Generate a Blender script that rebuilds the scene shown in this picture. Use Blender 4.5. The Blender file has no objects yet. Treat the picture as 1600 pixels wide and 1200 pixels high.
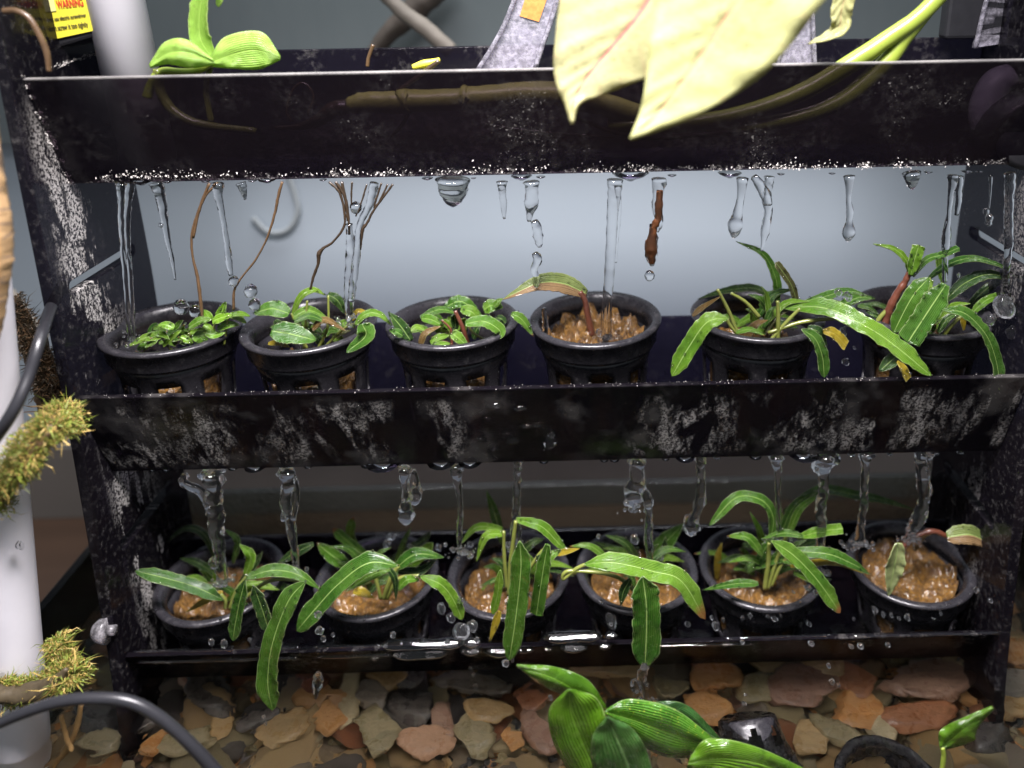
import bpy, bmesh, math, random
from mathutils import Vector, Matrix, noise
random.seed(7)
sc = bpy.context.scene
V = Vector
# ---------------------------------------------------------------- camera
F, PX, PY = 1230.93, 899.27, 357.02          # focal length and optical centre, in pixels of a 1600 x 1200 frame
TH, YAW, ROLL = .30778, .00956, .01816
CAM = V((.00698, -.30652, .0328))
fw = V((math.sin(YAW)*math.cos(TH), math.cos(YAW)*math.cos(TH), -math.sin(TH)))
r0 = fw.cross(V((0, 0, 1))).normalized(); d0 = fw.cross(r0)
rt = r0*math.cos(ROLL) + d0*math.sin(ROLL)
dn = -r0*math.sin(ROLL) + d0*math.cos(ROLL)
cd = bpy.data.cameras.new('camera'); cam = bpy.data.objects.new('camera', cd); sc.collection.objects.link(cam)
cam.matrix_world = Matrix.Translation(CAM) @ Matrix((rt, -dn, -fw)).transposed().to_4x4()
cd.sensor_width = 36; cd.lens = F*36/1600
cd.shift_x = -(PX-800)/1600; cd.shift_y = -(600-PY)/1600
cd.clip_start = .01; cd.clip_end = 20
cd.dof.use_dof = True; cd.dof.focus_distance = .338; cd.dof.aperture_fstop = 4.0
sc.camera = cam
# ---------------------------------------------------------------- world, lamps, exposure
w = bpy.data.worlds.new('World'); sc.world = w; w.use_nodes = True
w.node_tree.nodes['Background'].inputs[0].default_value = (.78, .86, .95, 1)
w.node_tree.nodes['Background'].inputs[1].default_value = .36
def lamp(name, loc, aim, sx, sy, power, col, spread=180):
    l = bpy.data.lights.new(name, 'AREA'); l.shape = 'RECTANGLE'; l.size = sx; l.size_y = sy; l.energy = power; l.color = col; l.spread = math.radians(spread)
    o = bpy.data.objects.new(name, l); sc.collection.objects.link(o); o.location = loc
    o.rotation_euler = (V(aim)-V(loc)).to_track_quat('-Z', 'Y').to_euler()
    return o
lamp('led_panel', (.0, -.16, .27), (.0, -.13, -.25), .32, .11, 5.2, (1, .95, .98), 104)
lamp('wall_fill_light', (.0, .11, .26), (.0, .14, -.3), .42, .08, .72, (.95, .97, 1), 120)  # added fill light from no known lamp, brightens the wall behind the rack
sc.view_settings.view_transform = 'Standard'; sc.view_settings.look = 'None'
sc.view_settings.exposure = 0; sc.view_settings.gamma = 1
cy = sc.cycles
cy.max_bounces = 14; cy.transparent_max_bounces = 24; cy.transmission_bounces = 12; cy.glossy_bounces = 5; cy.diffuse_bounces = 4
cy.use_denoising = True; cy.sample_clamp_indirect = 4; cy.caustics_reflective = False; cy.caustics_refractive = True; cy.blur_glossy = .3

# ---------------------------------------------------------------- geometry helpers
def on(px, py, ax, v):
    k = rt*((px-PX)/F) + dn*((py-PY)/F) + fw
    i = 'XYZ'.index(ax)
    return CAM + k*((v-CAM[i])/k[i])
def pxm(p):                                   # metres per pixel at a point
    return (p-CAM).dot(fw)/F
def obj(name, me, mat=None, parent=None, kind=None, smooth=True):
    o = bpy.data.objects.new(name, me); sc.collection.objects.link(o)
    if mat:
        for m in (mat if isinstance(mat, (list, tuple)) else [mat]): me.materials.append(m)
    if smooth:
        me.polygons.foreach_set('use_smooth', [True]*len(me.polygons))
    if parent:
        o.parent = parent
        o.matrix_parent_inverse = (Matrix.Translation(parent.location) @ parent.rotation_euler.to_matrix().to_4x4()).inverted()
    if kind: o['kind'] = kind
    return o
def thing(name, label, cat, loc, group=None):
    o = bpy.data.objects.new(name, None); sc.collection.objects.link(o); o.location = loc; o.empty_display_size = .01
    return tag(o, label, cat, group)
def tag(o, label, cat, group=None):
    o['label'] = label; o['category'] = cat
    if group: o['group'] = group
    return o
class MB:
    def __init__(s): s.v = []; s.f = []; s.uv = []; s.mi = []
    def add(s, vs, fs, uv=None, mi=0):
        b = len(s.v); s.v += [tuple(x) for x in vs]; s.f += [tuple(i+b for i in f) for f in fs]
        s.uv += uv if uv else [(0, 0)]*len(vs); s.mi += [mi]*len(fs)
    def box(s, a, b, mi=0):
        x0, y0, z0 = a; x1, y1, z1 = b
        s.hexa([(x0,y0,z0),(x1,y0,z0),(x1,y1,z0),(x0,y1,z0),(x0,y0,z1),(x1,y0,z1),(x1,y1,z1),(x0,y1,z1)], mi)
    def hexa(s, p, mi=0):
        s.add(p, [(0,3,2,1),(4,5,6,7),(0,1,5,4),(1,2,6,5),(2,3,7,6),(3,0,4,7)], None, mi)
    def mesh(s, name='m'):
        me = bpy.data.meshes.new(name); me.from_pydata(s.v, [], s.f)
        l = me.uv_layers.new(name='UVMap'); vi = [0]*len(me.loops); me.loops.foreach_get('vertex_index', vi)
        flat = []
        for i in vi: flat += list(s.uv[i])
        l.data.foreach_set('uv', flat)
        me.polygons.foreach_set('material_index', s.mi); me.update()
        return me
def spline(pts, n):
    """Catmull-Rom through tuples of any length"""
    if len(pts) == 2:
        return [tuple(a+(b-a)*i/(n-1) for a, b in zip(*pts)) for i in range(n)]
    P = [tuple(2*a-b for a, b in zip(pts[0], pts[1]))] + list(pts) + [tuple(2*a-b for a, b in zip(pts[-1], pts[-2]))]
    m = len(pts)-1; out = []
    for i in range(n):
        t = i/(n-1)*m; k = min(int(t), m-1); t -= k
        a, b, c, d = P[k:k+4]
        out.append(tuple(.5*(2*q + (-p+r)*t + (2*p-5*q+4*r-s)*t*t + (-p+3*q-3*r+s)*t**3) for p, q, r, s in zip(a, b, c, d)))
    return out
def frames(P):
    T = []
    for i in range(len(P)):
        t = P[min(i+1, len(P)-1)]-P[max(i-1, 0)]
        T.append(t.normalized() if t.length > 1e-9 else V((0, 0, 1)))
    u = T[0].orthogonal().normalized(); out = []
    for t in T:
        u = (u-t*u.dot(t)); u = u.normalized() if u.length > 1e-6 else t.orthogonal().normalized()
        out.append((t, u, t.cross(u)))
    return out
def tube(mb, P, R, seg=8, wob=None, mi=0, flat=1):
    n = len(P); vs = []; fs = []; uv = []
    for i, (t, a, b) in enumerate(frames(P)):
        for k in range(seg):
            q = 2*math.pi*k/seg; r = R[i]*(1 if not wob else wob(i, q))
            vs.append(P[i]+a*(math.cos(q)*r)+b*(math.sin(q)*r*flat)); uv.append((k/seg, i/(n-1)))
    for i in range(n-1):
        for k in range(seg):
            k2 = (k+1) % seg
            fs.append((i*seg+k, i*seg+k2, (i+1)*seg+k2, (i+1)*seg+k))
    vs += [P[0], P[-1]]; uv += [(0, 0), (0, 1)]
    for k in range(seg):
        fs.append((n*seg, (k+1) % seg, k)); fs.append((n*seg+1, (n-1)*seg+k, (n-1)*seg+(k+1) % seg))
    mb.add(vs, fs, uv, mi)
def lathe(mb, prof, seg, c=(0, 0, 0), skip=None, closed=False):
    n = len(prof); vs = []; fs = []
    for r, z in prof:
        for k in range(seg):
            q = 2*math.pi*k/seg; vs.append((c[0]+r*math.cos(q), c[1]+r*math.sin(q), c[2]+z))
    for i in range(n if closed else n-1):
        for k in range(seg):
            if skip and skip(i, k): continue
            j = (i+1) % n
            fs.append((i*seg+k, i*seg+(k+1) % seg, j*seg+(k+1) % seg, j*seg+k))
    mb.add(vs, fs)
def pixtube(mb, pts, Y, seg=8, n=None, wob=None, taper=None):
    """pts: (px, py, rpx[, dy])"""
    q = spline([(p[0], p[1], p[2], p[3] if len(p) > 3 else 0) for p in pts], n or max(10, 7*len(pts)))
    P = [on(a, b, 'Y', Y+d) for a, b, r, d in q]; R = [max(.15, c[2])*pxm(p) for c, p in zip(q, P)]
    tube(mb, P, R, seg, wob)
    return P
def merged(me, d=1e-6):
    bm = bmesh.new(); bm.from_mesh(me); bmesh.ops.remove_doubles(bm, verts=bm.verts, dist=d)
    bmesh.ops.recalc_face_normals(bm, faces=bm.faces); bm.to_mesh(me); bm.free(); return me
def bevel(o, wd=.0008, seg=2):
    m = o.modifiers.new('bevel', 'BEVEL'); m.width = wd; m.segments = seg; m.limit_method = 'ANGLE'; m.angle_limit = .6
    o.data.polygons.foreach_set('use_smooth', [False]*len(o.data.polygons))
    return o

# ---------------------------------------------------------------- materials
class NT:
    def __init__(s, name):
        s.m = bpy.data.materials.new(name); s.m.use_nodes = True; s.t = s.m.node_tree; s.t.nodes.clear()
        s.out = s.n('ShaderNodeOutputMaterial')
    def n(s, ty, **k):
        x = s.t.nodes.new(ty)
        for a, b in k.items():
            if a == 'i':
                for i, v in b.items(): s.set(x, i, v)
            else: setattr(x, a, b)
        return x
    def set(s, x, i, v):
        if isinstance(v, bpy.types.NodeSocket): s.t.links.new(v, x.inputs[i])
        else:
            if hasattr(v, '__len__') and len(v) == 3 and x.inputs[i].type == 'RGBA': v = (*v, 1)
            x.inputs[i].default_value = v
    def math(s, op, a, b=None, clamp=False):
        x = s.n('ShaderNodeMath', operation=op, use_clamp=clamp); s.set(x, 0, a)
        if b is not None: s.set(x, 1, b)
        return x.outputs[0]
    def ramp(s, v, lo, hi, a=0., b=1.):
        x = s.n('ShaderNodeMapRange', interpolation_type='SMOOTHSTEP'); s.set(x, 0, v); s.set(x, 1, lo); s.set(x, 2, hi); s.set(x, 3, a); s.set(x, 4, b)
        return x.outputs[0]
    def mix(s, f, a, b, bt='MIX'):
        x = s.n('ShaderNodeMix', data_type='RGBA', blend_type=bt, clamp_factor=True); s.set(x, 0, f); s.set(x, 6, a); s.set(x, 7, b); return x.outputs[2]
    def noise(s, vec, scale, det=3., rough=.55, dist=0.):
        x = s.n('ShaderNodeTexNoise', i={'Vector': vec, 'Scale': scale, 'Detail': det, 'Roughness': rough, 'Distortion': dist}); return x.outputs[0]
    def map(s, vec, sc_=(1, 1, 1), rot=(0, 0, 0)):
        return s.n('ShaderNodeMapping', i={0: vec, 2: rot, 3: sc_}).outputs[0]
    def co(s, k='Object'): return s.n('ShaderNodeTexCoord').outputs[k]
    def rnd(s): return s.n('ShaderNodeObjectInfo').outputs['Random']
    def bump(s, h, st=.3, d=.001): return s.n('ShaderNodeBump', i={'Height': h, 'Strength': st, 'Distance': d}).outputs[0]
    def pr(s, **k):
        x = s.n('ShaderNodeBsdfPrincipled')
        for a, b in k.items(): s.set(x, a.replace('_', ' '), b)
        return x.outputs[0]
    def ms(s, f, a, b):
        x = s.n('ShaderNodeMixShader'); s.set(x, 0, f); s.set(x, 1, a); s.set(x, 2, b); return x.outputs[0]
    def sep(s, v): return s.n('ShaderNodeSeparateXYZ', i={0: v}).outputs
    def end(s, sh, disp=None):
        s.t.links.new(sh, s.out.inputs[0]); return s.m
def plain(name, col, rough=.5, var=.25, scale=120, bumps=.15, coat=0., spec=.5):
    k = NT(name); c = k.co(); n = k.noise(c, scale, 5.)
    col2 = k.mix(n, tuple(x*(1-var) for x in col), tuple(min(1, x*(1+var)) for x in col))
    return k.end(k.pr(Base_Color=col2, Roughness=rough, Normal=k.bump(n, bumps, .0008), Coat_Weight=coat, Coat_Roughness=.08, Specular_IOR_Level=spec))
def acrylic(name, tint, mode):
    """smoked black acrylic: tinted see-through sheet with a wet gloss and limescale"""
    k = NT(name); c = k.co(); x, y, z = k.sep(c)
    fine = k.noise(c, 1500, 2., .7); mid = k.noise(c, 330, 4., .65); big = k.noise(c, 38, 3., .6)
    specks = k.ramp(k.math('MULTIPLY', k.noise(c, 900, 2., .6), k.ramp(big, .35, .75, .7, 1.08)), .67, .72)
    if mode == 'top':
        edge = k.ramp(z, -.0445, -.034, 1., 0.)
        m = k.math('MULTIPLY', k.ramp(k.math('ADD', k.math('MULTIPLY', mid, edge), k.math('MULTIPLY', big, .12)), .56, .66), k.ramp(fine, .4, .6))
        haze = k.math('MULTIPLY', k.ramp(big, .45, .75), k.ramp(mid, .4, .7)); haze = k.math('MULTIPLY', haze, .035)
        m = k.math('MAXIMUM', k.math('MULTIPLY', m, .55), haze)
        top = k.math('MULTIPLY', k.ramp(z, -.0012, -.0002), k.ramp(big, .2, .7, .25, .8)); m = k.math('MAXIMUM', m, k.math('MULTIPLY', top, .55))  # pale line along the top rim: its lit edge put into the colour
    elif mode == 'mid':
        st = k.noise(k.map(c, (230, 60, 90), (0, .5, 0)), 1., 5., .7); sw = k.noise(k.map(c, (55, 20, 24), (0, .45, 0)), 1., 3., .6, .6)
        gate = k.math('MULTIPLY', k.ramp(z, -.1340, -.1385), k.ramp(z, -.1735, -.1690))
        a = k.math('MULTIPLY', k.ramp(sw, .46, .56), k.ramp(st, .42, .60)); a = k.math('MULTIPLY', a, k.ramp(k.noise(c, 800, 3., .75), .42, .58, .18, 1.25))
        dry = k.math('MAXIMUM', k.ramp(k.math('ABSOLUTE', k.math('SUBTRACT', x, -.004)), .028, .05), .0)   # the wet middle stays clean
        m = k.math('MULTIPLY', k.math('MULTIPLY', a, gate), k.math('MULTIPLY', dry, k.ramp(k.noise(k.map(c, (26, 1, 1)), 1., 2.), .35, .65, .12, .55)))
        ru = k.math('MULTIPLY', k.ramp(big, .5, .7), .10); m = k.math('MAXIMUM', m, ru)
    elif mode == 'side':
        st = k.noise(k.map(c, (1, 260, 55)), 1., 5., .7); g = k.math('MULTIPLY', k.ramp(y, -.008, .006), k.ramp(y, .040, .016))
        lo = k.math('MULTIPLY', g, k.ramp(z, .0, -.03)); bl = k.noise(k.map(c, (1, 40, 22)), 1., 4., .65)
        a = k.math('MULTIPLY', k.ramp(k.math('MULTIPLY', st, k.ramp(bl, .42, .60, .45, 1.2)), .46, .60), lo); a = k.math('MULTIPLY', a, k.ramp(x, -.05, .05, 1., .3))
        m = k.math('MULTIPLY', a, k.ramp(k.noise(c, 800, 3., .75), .43, .56)); m = k.math('MULTIPLY', m, .75)
        m = k.math('MAXIMUM', m, k.math('MULTIPLY', k.ramp(mid, .5, .8), .09))
    else:
        m = k.math('MULTIPLY', k.ramp(k.math('MULTIPLY', big, mid), .27, .42), .07)
    m = k.math('MAXIMUM', m, k.math('MULTIPLY', specks, .28 if mode in ('top', 'mid', 'side') else .16))
    tr = k.n('ShaderNodeBsdfTransparent', i={0: tint}).outputs[0]
    bp = k.bump(k.math('ADD', k.math('MULTIPLY', mid, .5), big), .25, .0006)
    gl = k.pr(Base_Color=(.012, .010, .014), Roughness=k.ramp(mid, .3, .7, .05, .22), Normal=bp)
    sh = k.ms(.36, tr, gl)
    dep = k.pr(Base_Color=k.mix(big, (.62, .60, .60), (.50, .47, .42)), Roughness=.55, Normal=k.bump(fine, .8, .0006))
    return k.end(k.ms(m, sh, dep))
def leafmat(name, col, col2, veins=7, gloss=.22, rib=(.35, .5, .15), tip=None, edge=.25, trans=.28, ribw=.035, half=None, spot=0., pin=0.):
    """leaf with midrib, parallel side veins, pale edge and a light-passing blade"""
    k = NT(name); uv = k.co('UV'); u, v, _ = k.sep(uv); c = k.co(); rn = k.rnd()
    a = k.math('ABSOLUTE', k.math('SUBTRACT', u, .5))
    n1 = k.noise(c, 260, 4., .6); n2 = k.noise(c, 60, 3.)
    base = k.mix(k.ramp(k.math('ADD', k.math('MULTIPLY', n2, .7), k.math('MULTIPLY', rn, .3)), .25, .75), col, col2)
    base = k.mix(k.math('MULTIPLY', k.ramp(n1, .45, .8), .25), base, tuple(min(1, x*1.7) for x in col2))
    wv = k.math('ADD', a, k.math('MULTIPLY', k.noise(c, 110, 2.), .07))
    if pin: vs = k.math('SINE', k.math('MULTIPLY', k.math('SUBTRACT', v, k.math('MULTIPLY', k.math('POWER', wv, .8), .42)), pin*2*math.pi))
    else: vs = k.math('SINE', k.math('MULTIPLY', wv, veins*2*math.pi*2))
    vl = k.ramp(vs, .8, 1.)
    base = k.mix(k.math('MULTIPLY', vl, k.ramp(n2, .35, .7, .02, .20)), base, rib)
    n3 = k.noise(c, 170, 4., .65, .8)
    base = k.mix(k.ramp(n3, .55, .75, 0., .55), base, tuple(x*.45 for x in col))
    base = k.mix(k.ramp(k.noise(c, 420, 2.), .66, .74, 0., .35), base, (.10, .075, .02))
    wn = k.noise(c, 700, 2.)
    base = k.mix(k.math('MULTIPLY', k.ramp(k.math('ADD', a, k.math('MULTIPLY', wn, .03)), .478, .5), edge), base, (.55, .58, .32))
    base = k.mix(k.math('MULTIPLY', k.ramp(a, ribw, ribw*.3), .75), base, rib)
    if spot: base = k.mix(k.math('MULTIPLY', k.ramp(k.noise(c, 900, 3., .7), .6, .68), spot), base, (.55, .6, .08))
    if half: base = k.mix(k.ramp(k.math('ADD', u, k.math('MULTIPLY', n2, .1)), .47, .56), half, base)
    if tip: base = k.mix(k.ramp(k.math('ADD', v, k.math('MULTIPLY', n1, .12)), .95, 1.04), base, tip)
    h = k.math('ADD', k.math('MULTIPLY', vs, .35), k.math('ADD', k.math('MULTIPLY', n1, .8), k.math('MULTIPLY', k.ramp(a, .0, .05), .6)))
    bp = k.bump(h, .6, .0006)
    p = k.pr(Base_Color=base, Roughness=k.ramp(n1, .3, .7, gloss*.7, gloss*1.5), Normal=bp, Coat_Weight=(1. if gloss < .3 else .12), Coat_Roughness=.05, Coat_Normal=k.bump(k.math('ADD', k.math('MULTIPLY', n3, .9), k.math('ADD', k.math('MULTIPLY', n1, .25), k.math('MULTIPLY', vs, .22))), .45, .0010))
    t = k.n('ShaderNodeBsdfTranslucent', i={0: k.mix(1., base, (1.6, 1.5, .7), 'MULTIPLY'), 'Normal': bp}).outputs[0]
    return k.end(k.ms(trans, p, t))
def glass(name, ior=1.33, col=(1, 1, 1), rough=0.):
    k = NT(name); return k.end(k.n('ShaderNodeBsdfGlass', i={'Color': col, 'Roughness': rough, 'IOR': ior}).outputs[0])
def clear(name, tint, ior=1.45, frost=.0, rough=.05, fcol=(.8, .78, .85), sc_=400, ripple=0.):
    k = NT(name); c = k.co(); n = k.noise(c, sc_, 4., .6)
    bp = k.bump(n, ripple if ripple else .2, .001)
    tr = k.n('ShaderNodeBsdfTransparent', i={0: tint}).outputs[0]
    g = k.n('ShaderNodeBsdfGlossy', i={'Roughness': rough, 'Normal': bp}).outputs[0]
    fr = k.n('ShaderNodeFresnel', i={'IOR': ior, 'Normal': bp}).outputs[0]
    s = k.ms(fr, tr, g)
    if frost: s = k.ms(k.math('MULTIPLY', k.ramp(n, .3, .75, .25, 1.), frost), s, k.pr(Base_Color=fcol, Roughness=.3, Normal=bp))
    return k.end(s)
def stonemat(name, a, b, band=0.):
    k = NT(name); c = k.co(); rn = k.rnd()
    off = k.n('ShaderNodeVectorMath', operation='ADD', i={0: c, 1: k.n('ShaderNodeCombineXYZ', i={0: k.math('MULTIPLY', rn, 7.), 1: k.math('MULTIPLY', rn, 3.)}).outputs[0]}).outputs[0]
    n = k.noise(off, 150, 5., .65); n2 = k.noise(k.map(off, (60, 400, 300), (0, 0, .6)), 1., 3.); sp = k.noise(off, 1100, 2., .7)
    col = k.mix(k.ramp(k.math('ADD', k.math('MULTIPLY', n, .65), k.math('MULTIPLY', rn, .35)), .3, .7), a, b)
    col = k.mix(k.math('MULTIPLY', k.ramp(n2, .5, .7), band), col, tuple(x*.45 for x in a))
    col = k.mix(k.math('MULTIPLY', k.ramp(sp, .55, .75), .35), col, tuple(x*.4 for x in b))
    return k.end(k.pr(Base_Color=col, Roughness=k.ramp(n, .3, .7, .2, .45), Coat_Weight=.9, Coat_Roughness=.05, Coat_Normal=k.bump(n, .5, .0015), Normal=k.bump(k.math('ADD', k.math('ADD', n, k.math('MULTIPLY', sp, .15)), k.math('MULTIPLY', n2, .6)), .7, .002)))
M = {}
T1 = (.37, .335, .46)
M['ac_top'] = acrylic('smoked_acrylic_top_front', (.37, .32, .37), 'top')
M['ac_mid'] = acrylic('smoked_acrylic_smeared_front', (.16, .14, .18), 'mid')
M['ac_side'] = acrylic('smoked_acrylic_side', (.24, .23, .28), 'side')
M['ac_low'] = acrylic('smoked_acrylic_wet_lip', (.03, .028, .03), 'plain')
M['ac'] = acrylic('smoked_acrylic', T1, 'plain')
k = NT('black_pot_plastic'); c = k.co(); n = k.noise(c, 240, 4., .65); n2 = k.noise(c, 1200, 2., .7)
M['pot'] = k.end(k.pr(Base_Color=k.mix(k.math('MULTIPLY', k.ramp(n, .55, .72), k.ramp(n2, .45, .7, .05, .5)), (.019, .018, .021), (.17, .16, .16)), Roughness=k.ramp(n, .3, .7, .16, .42), Normal=k.bump(n, .25, .0008)))
M['sponge'] = None
k = NT('golden_sponge'); c = k.co(); n = k.noise(c, 420, 5., .7); n2 = k.noise(c, 90, 3.)
M['sponge'] = k.end(k.pr(Base_Color=k.mix(k.ramp(n, .3, .7), k.mix(n2, (.030, .011, .003), (.10, .042, .007)), (.30, .150, .024)), Roughness=.38, Normal=k.bump(n, 1., .004), Coat_Weight=.8, Coat_Roughness=.05, Coat_Normal=k.bump(k.noise(c, 260, 3., .6), .7, .002)))
M['water'] = glass('clear_water')
k = NT('whitened_water'); M['whitened'] = k.end(k.ms(.10, k.n('ShaderNodeBsdfGlass', i={'Color': (1, 1, 1), 'Roughness': 0., 'IOR': 1.33}).outputs[0], k.n('ShaderNodeBsdfTranslucent', i={0: (.95, .95, 1)}).outputs[0]))  # white mixed into the glass, standing in for bright lamp glints on drops
k = NT('slightly_whitened_water'); M['whitened2'] = k.end(k.ms(.03, k.n('ShaderNodeBsdfGlass', i={'Color': (1, 1, 1), 'Roughness': 0., 'IOR': 1.33}).outputs[0], k.n('ShaderNodeBsdfTranslucent', i={0: (.95, .95, 1)}).outputs[0]))  # fainter white mix, painted brightness for the lower streams
k = NT('refracting_water'); c = k.co(); bp = k.bump(k.noise(c, 55, 2., .5, .6), .75, .0028); M['wsurf'] = k.end(k.n('ShaderNodeBsdfGlass', i={'Color': (.95, .96, .93), 'Roughness': 0., 'IOR': 1.33, 'Normal': bp}).outputs[0])
M['clearplastic'] = clear('clear_plastic', (.86, .84, .9), 1.5, .38, .12, (.75, .72, .82), 500, .5)
M['glasspane'] = clear('aquarium_glass', (.86, .92, .90), 1.5)
M['cup'] = clear('translucent_rubber', (.75, .73, .76), 1.4, .5, .2, (.5, .48, .5))
M['pvc'] = plain('white_pvc', (.74, .72, .76), .38, .10, 60, .06)
M['cable'] = plain('black_cable', (.018, .018, .021), .32, .2, 300, .05)
M['blackbox'] = plain('black_plastic_housing', (.02, .02, .023), .4, .3, 200, .1)
M['yellow'] = plain('yellow_label', (.78, .70, .06), .4, .08, 60, .02)
M['red'] = plain('red_print', (.62, .07, .03), .5, .05, 60, 0)
M['ink'] = plain('black_print', (.05, .045, .03), .5, .05, 60, 0)
M['orange'] = plain('orange_copper_print', (.62, .25, .07), .35, .5, 500, .2)
M['root'] = plain('brown_root', (.034, .021, .011), .35, .6, 220, .4, .5)
M['rootpale'] = plain('tan_root', (.095, .055, .026), .38, .5, 220, .4, .4)
M['stemred'] = plain('reddish_brown_stem', (.10, .032, .018), .32, .5, 220, .3, .5)
M['stemgreen'] = plain('olive_stem', (.15, .17, .035), .3, .4, 150, .2, .5)
M['stembright'] = plain('fresh_green_stem', (.24, .31, .04), .38, .2, 90, .1, .2)
M['rhizome'] = plain('green_rhizome', (.27, .29, .07), .4, .5, 90, .3)
M['moss'] = plain('moss_green', (.15, .185, .022), .6, .6, 300, .2)
M['mossgold'] = plain('moss_gold', (.33, .23, .06), .6, .5, 300, .2)
M['mossdark'] = plain('moss_dark_brown', (.055, .04, .02), .6, .6, 300, .2)
M['wood'] = plain('driftwood', (.13, .075, .035), .55, .5, 140, .5)
M['twig'] = plain('tan_twig', (.30, .18, .07), .5, .5, 200, .5)
M['scale'] = plain('white_limescale', (.66, .62, .58), .5, .2, 800, .4)
G = {}
G['bright'] = leafmat('leaf_bright_green', (.065, .165, .010), (.135, .25, .018))
G['mid'] = leafmat('leaf_mid_green', (.022, .080, .008), (.058, .145, .014))
G['dark'] = leafmat('leaf_dark_green', (.016, .048, .010), (.036, .085, .016))
G['tipped'] = leafmat('leaf_brown_tipped', (.05, .14, .012), (.11, .22, .02), tip=(.22, .09, .03))
G['brown'] = leafmat('leaf_brownish', (.10, .060, .018), (.16, .10, .03), rib=(.3, .2, .08))
G['darkbrown'] = leafmat('leaf_dark_brown_green', (.045, .045, .014), (.07, .065, .02))
G['yellow'] = leafmat('leaf_yellow', (.26, .20, .015), (.36, .27, .02), rib=(.4, .32, .06))
G['half'] = leafmat('leaf_green_brown_underside', (.10, .14, .035), (.17, .21, .07), half=(.24, .155, .075), veins=5)
G['pale'] = leafmat('leaf_pale_wet', (.16, .20, .07), (.30, .34, .15), gloss=.15)
G['lime'] = leafmat('leaf_lime', (.26, .46, .06), (.36, .56, .11), veins=9, gloss=.4, rib=(.45, .66, .14), trans=.40, edge=.4)
G['fresh'] = leafmat('leaf_fresh_green', (.10, .23, .012), (.19, .35, .025), veins=4)
G['cream'] = leafmat('leaf_cream_yellow_pink_rib', (.29, .275, .112), (.345, .335, .165), veins=3, gloss=.6, rib=(.36, .09, .10), edge=.0, trans=.3, pin=7, ribw=.028)
G['cream2'] = leafmat('leaf_cream_yellow_pale_rib', (.275, .28, .10), (.33, .335, .148), veins=3, gloss=.6, rib=(.36, .20, .11), edge=.0, trans=.3, pin=7, ribw=.028)
G['broad'] = leafmat('leaf_broad_green', (.042, .115, .006), (.095, .21, .010), veins=9, rib=(.14, .28, .03), edge=.15)
G['broadspot'] = leafmat('leaf_broad_spotted', (.035, .13, .010), (.075, .20, .014), veins=9, rib=(.14, .28, .03), edge=.15, spot=.55)
G['broaddark'] = leafmat('leaf_broad_dark', (.022, .075, .015), (.040, .105, .020), veins=8, rib=(.16, .28, .10), edge=.1)
ST = {'tan': stonemat('stone_tan', (0.330, 0.202, 0.086), (0.442, 0.306, 0.157), .3), 'olive': stonemat('stone_olive_grey', (0.205, 0.162, 0.085), (0.320, 0.253, 0.147), .35),
      'slate': stonemat('stone_dark_slate', (0.039, 0.033, 0.031), (0.093, 0.076, 0.064), .5), 'orange': stonemat('stone_orange', (0.377, 0.165, 0.054), (0.481, 0.254, 0.102), .15),
      'mauve': stonemat('stone_mauve', (0.192, 0.105, 0.072), (0.306, 0.180, 0.122), .35), 'pink': stonemat('stone_pink', (0.409, 0.216, 0.130), (0.522, 0.305, 0.187), .15),
      'cream': stonemat('stone_cream', (0.459, 0.353, 0.204), (0.552, 0.446, 0.275), .15), 'grey': stonemat('stone_grey', (0.144, 0.115, 0.087), (0.241, 0.192, 0.147), .4),
      'red': stonemat('stone_red_brown', (0.181, 0.065, 0.029), (0.277, 0.118, 0.056), .3)}

# ---------------------------------------------------------------- setting: wall, cabinet, tank, water
def plane(name, x0, x1, y0, y1, z, mat):
    b = MB(); b.add([(x0, y0, z), (x1, y0, z), (x1, y1, z), (x0, y1, z)], [(0, 1, 2, 3)]); return obj(name, b.mesh(), mat, None, 'structure', False)
YW = .21; ZT = -.345
k = NT('pale_blue_grey_wall'); c = k.co(); n = k.noise(c, 6, 3.); n2 = k.noise(c, 300, 3.)
wallm = k.end(k.pr(Base_Color=k.mix(n, (.385, .445, .495), (.44, .50, .55)), Roughness=.7, Normal=k.bump(n2, .1, .001)))
b = MB(); b.box((-1.2, YW, -.6), (1.2, YW+.05, .9)); obj('wall', b.mesh(), wallm, None, 'structure', False)
k = NT('dim_upper_wall_grey'); c = k.co(); n = k.noise(k.map(c, (9, 9, 4)), 1., 4.); n2 = k.noise(k.map(c, (160, 160, 40)), 1., 4.)
b = MB(); b.box((-1.1, YW-.012, -.062), (1.1, YW-.004, .5)); tag(obj('dim_wall_board', b.mesh(), k.end(k.pr(Base_Color=k.mix(k.math('ADD', k.math('MULTIPLY', n, .8), k.math('MULTIPLY', n2, .3)), (.13, .155, .165), (.20, .225, .225)), Roughness=.5)), None, None, False), 'added grey green board for the dim upper wall behind the top trough', 'board')  # added board; its darker grey puts the upper wall's dimness into colour
k = NT('dark_wood_cabinet'); c = k.co(); n = k.noise(k.map(c, (4, 60, 60)), 1., 4.)
cabm = k.end(k.pr(Base_Color=k.mix(n, (.055, .033, .022), (.12, .07, .045)), Roughness=.45))
k2 = NT('shaded_wall_grey_brown'); c2 = k2.co()
b = MB(); b.box((-1.19, YW-.016, ZT+.0005), (1.19, YW-.001, -.285)); obj('shaded_wall_strip', b.mesh(), k2.end(k2.pr(Base_Color=k2.mix(k2.noise(c2, 12, 4.), (.13, .115, .10), (.22, .20, .18)), Roughness=.5)), None, 'structure', False)  # added strip; grey-brown colour carries the shaded tone of the lower wall
b = MB(); b.box((-1.2, -.6, ZT-.03), (1.2, YW-.002, ZT)); obj('cabinet_top', b.mesh(), cabm, None, 'structure', False)
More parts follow.
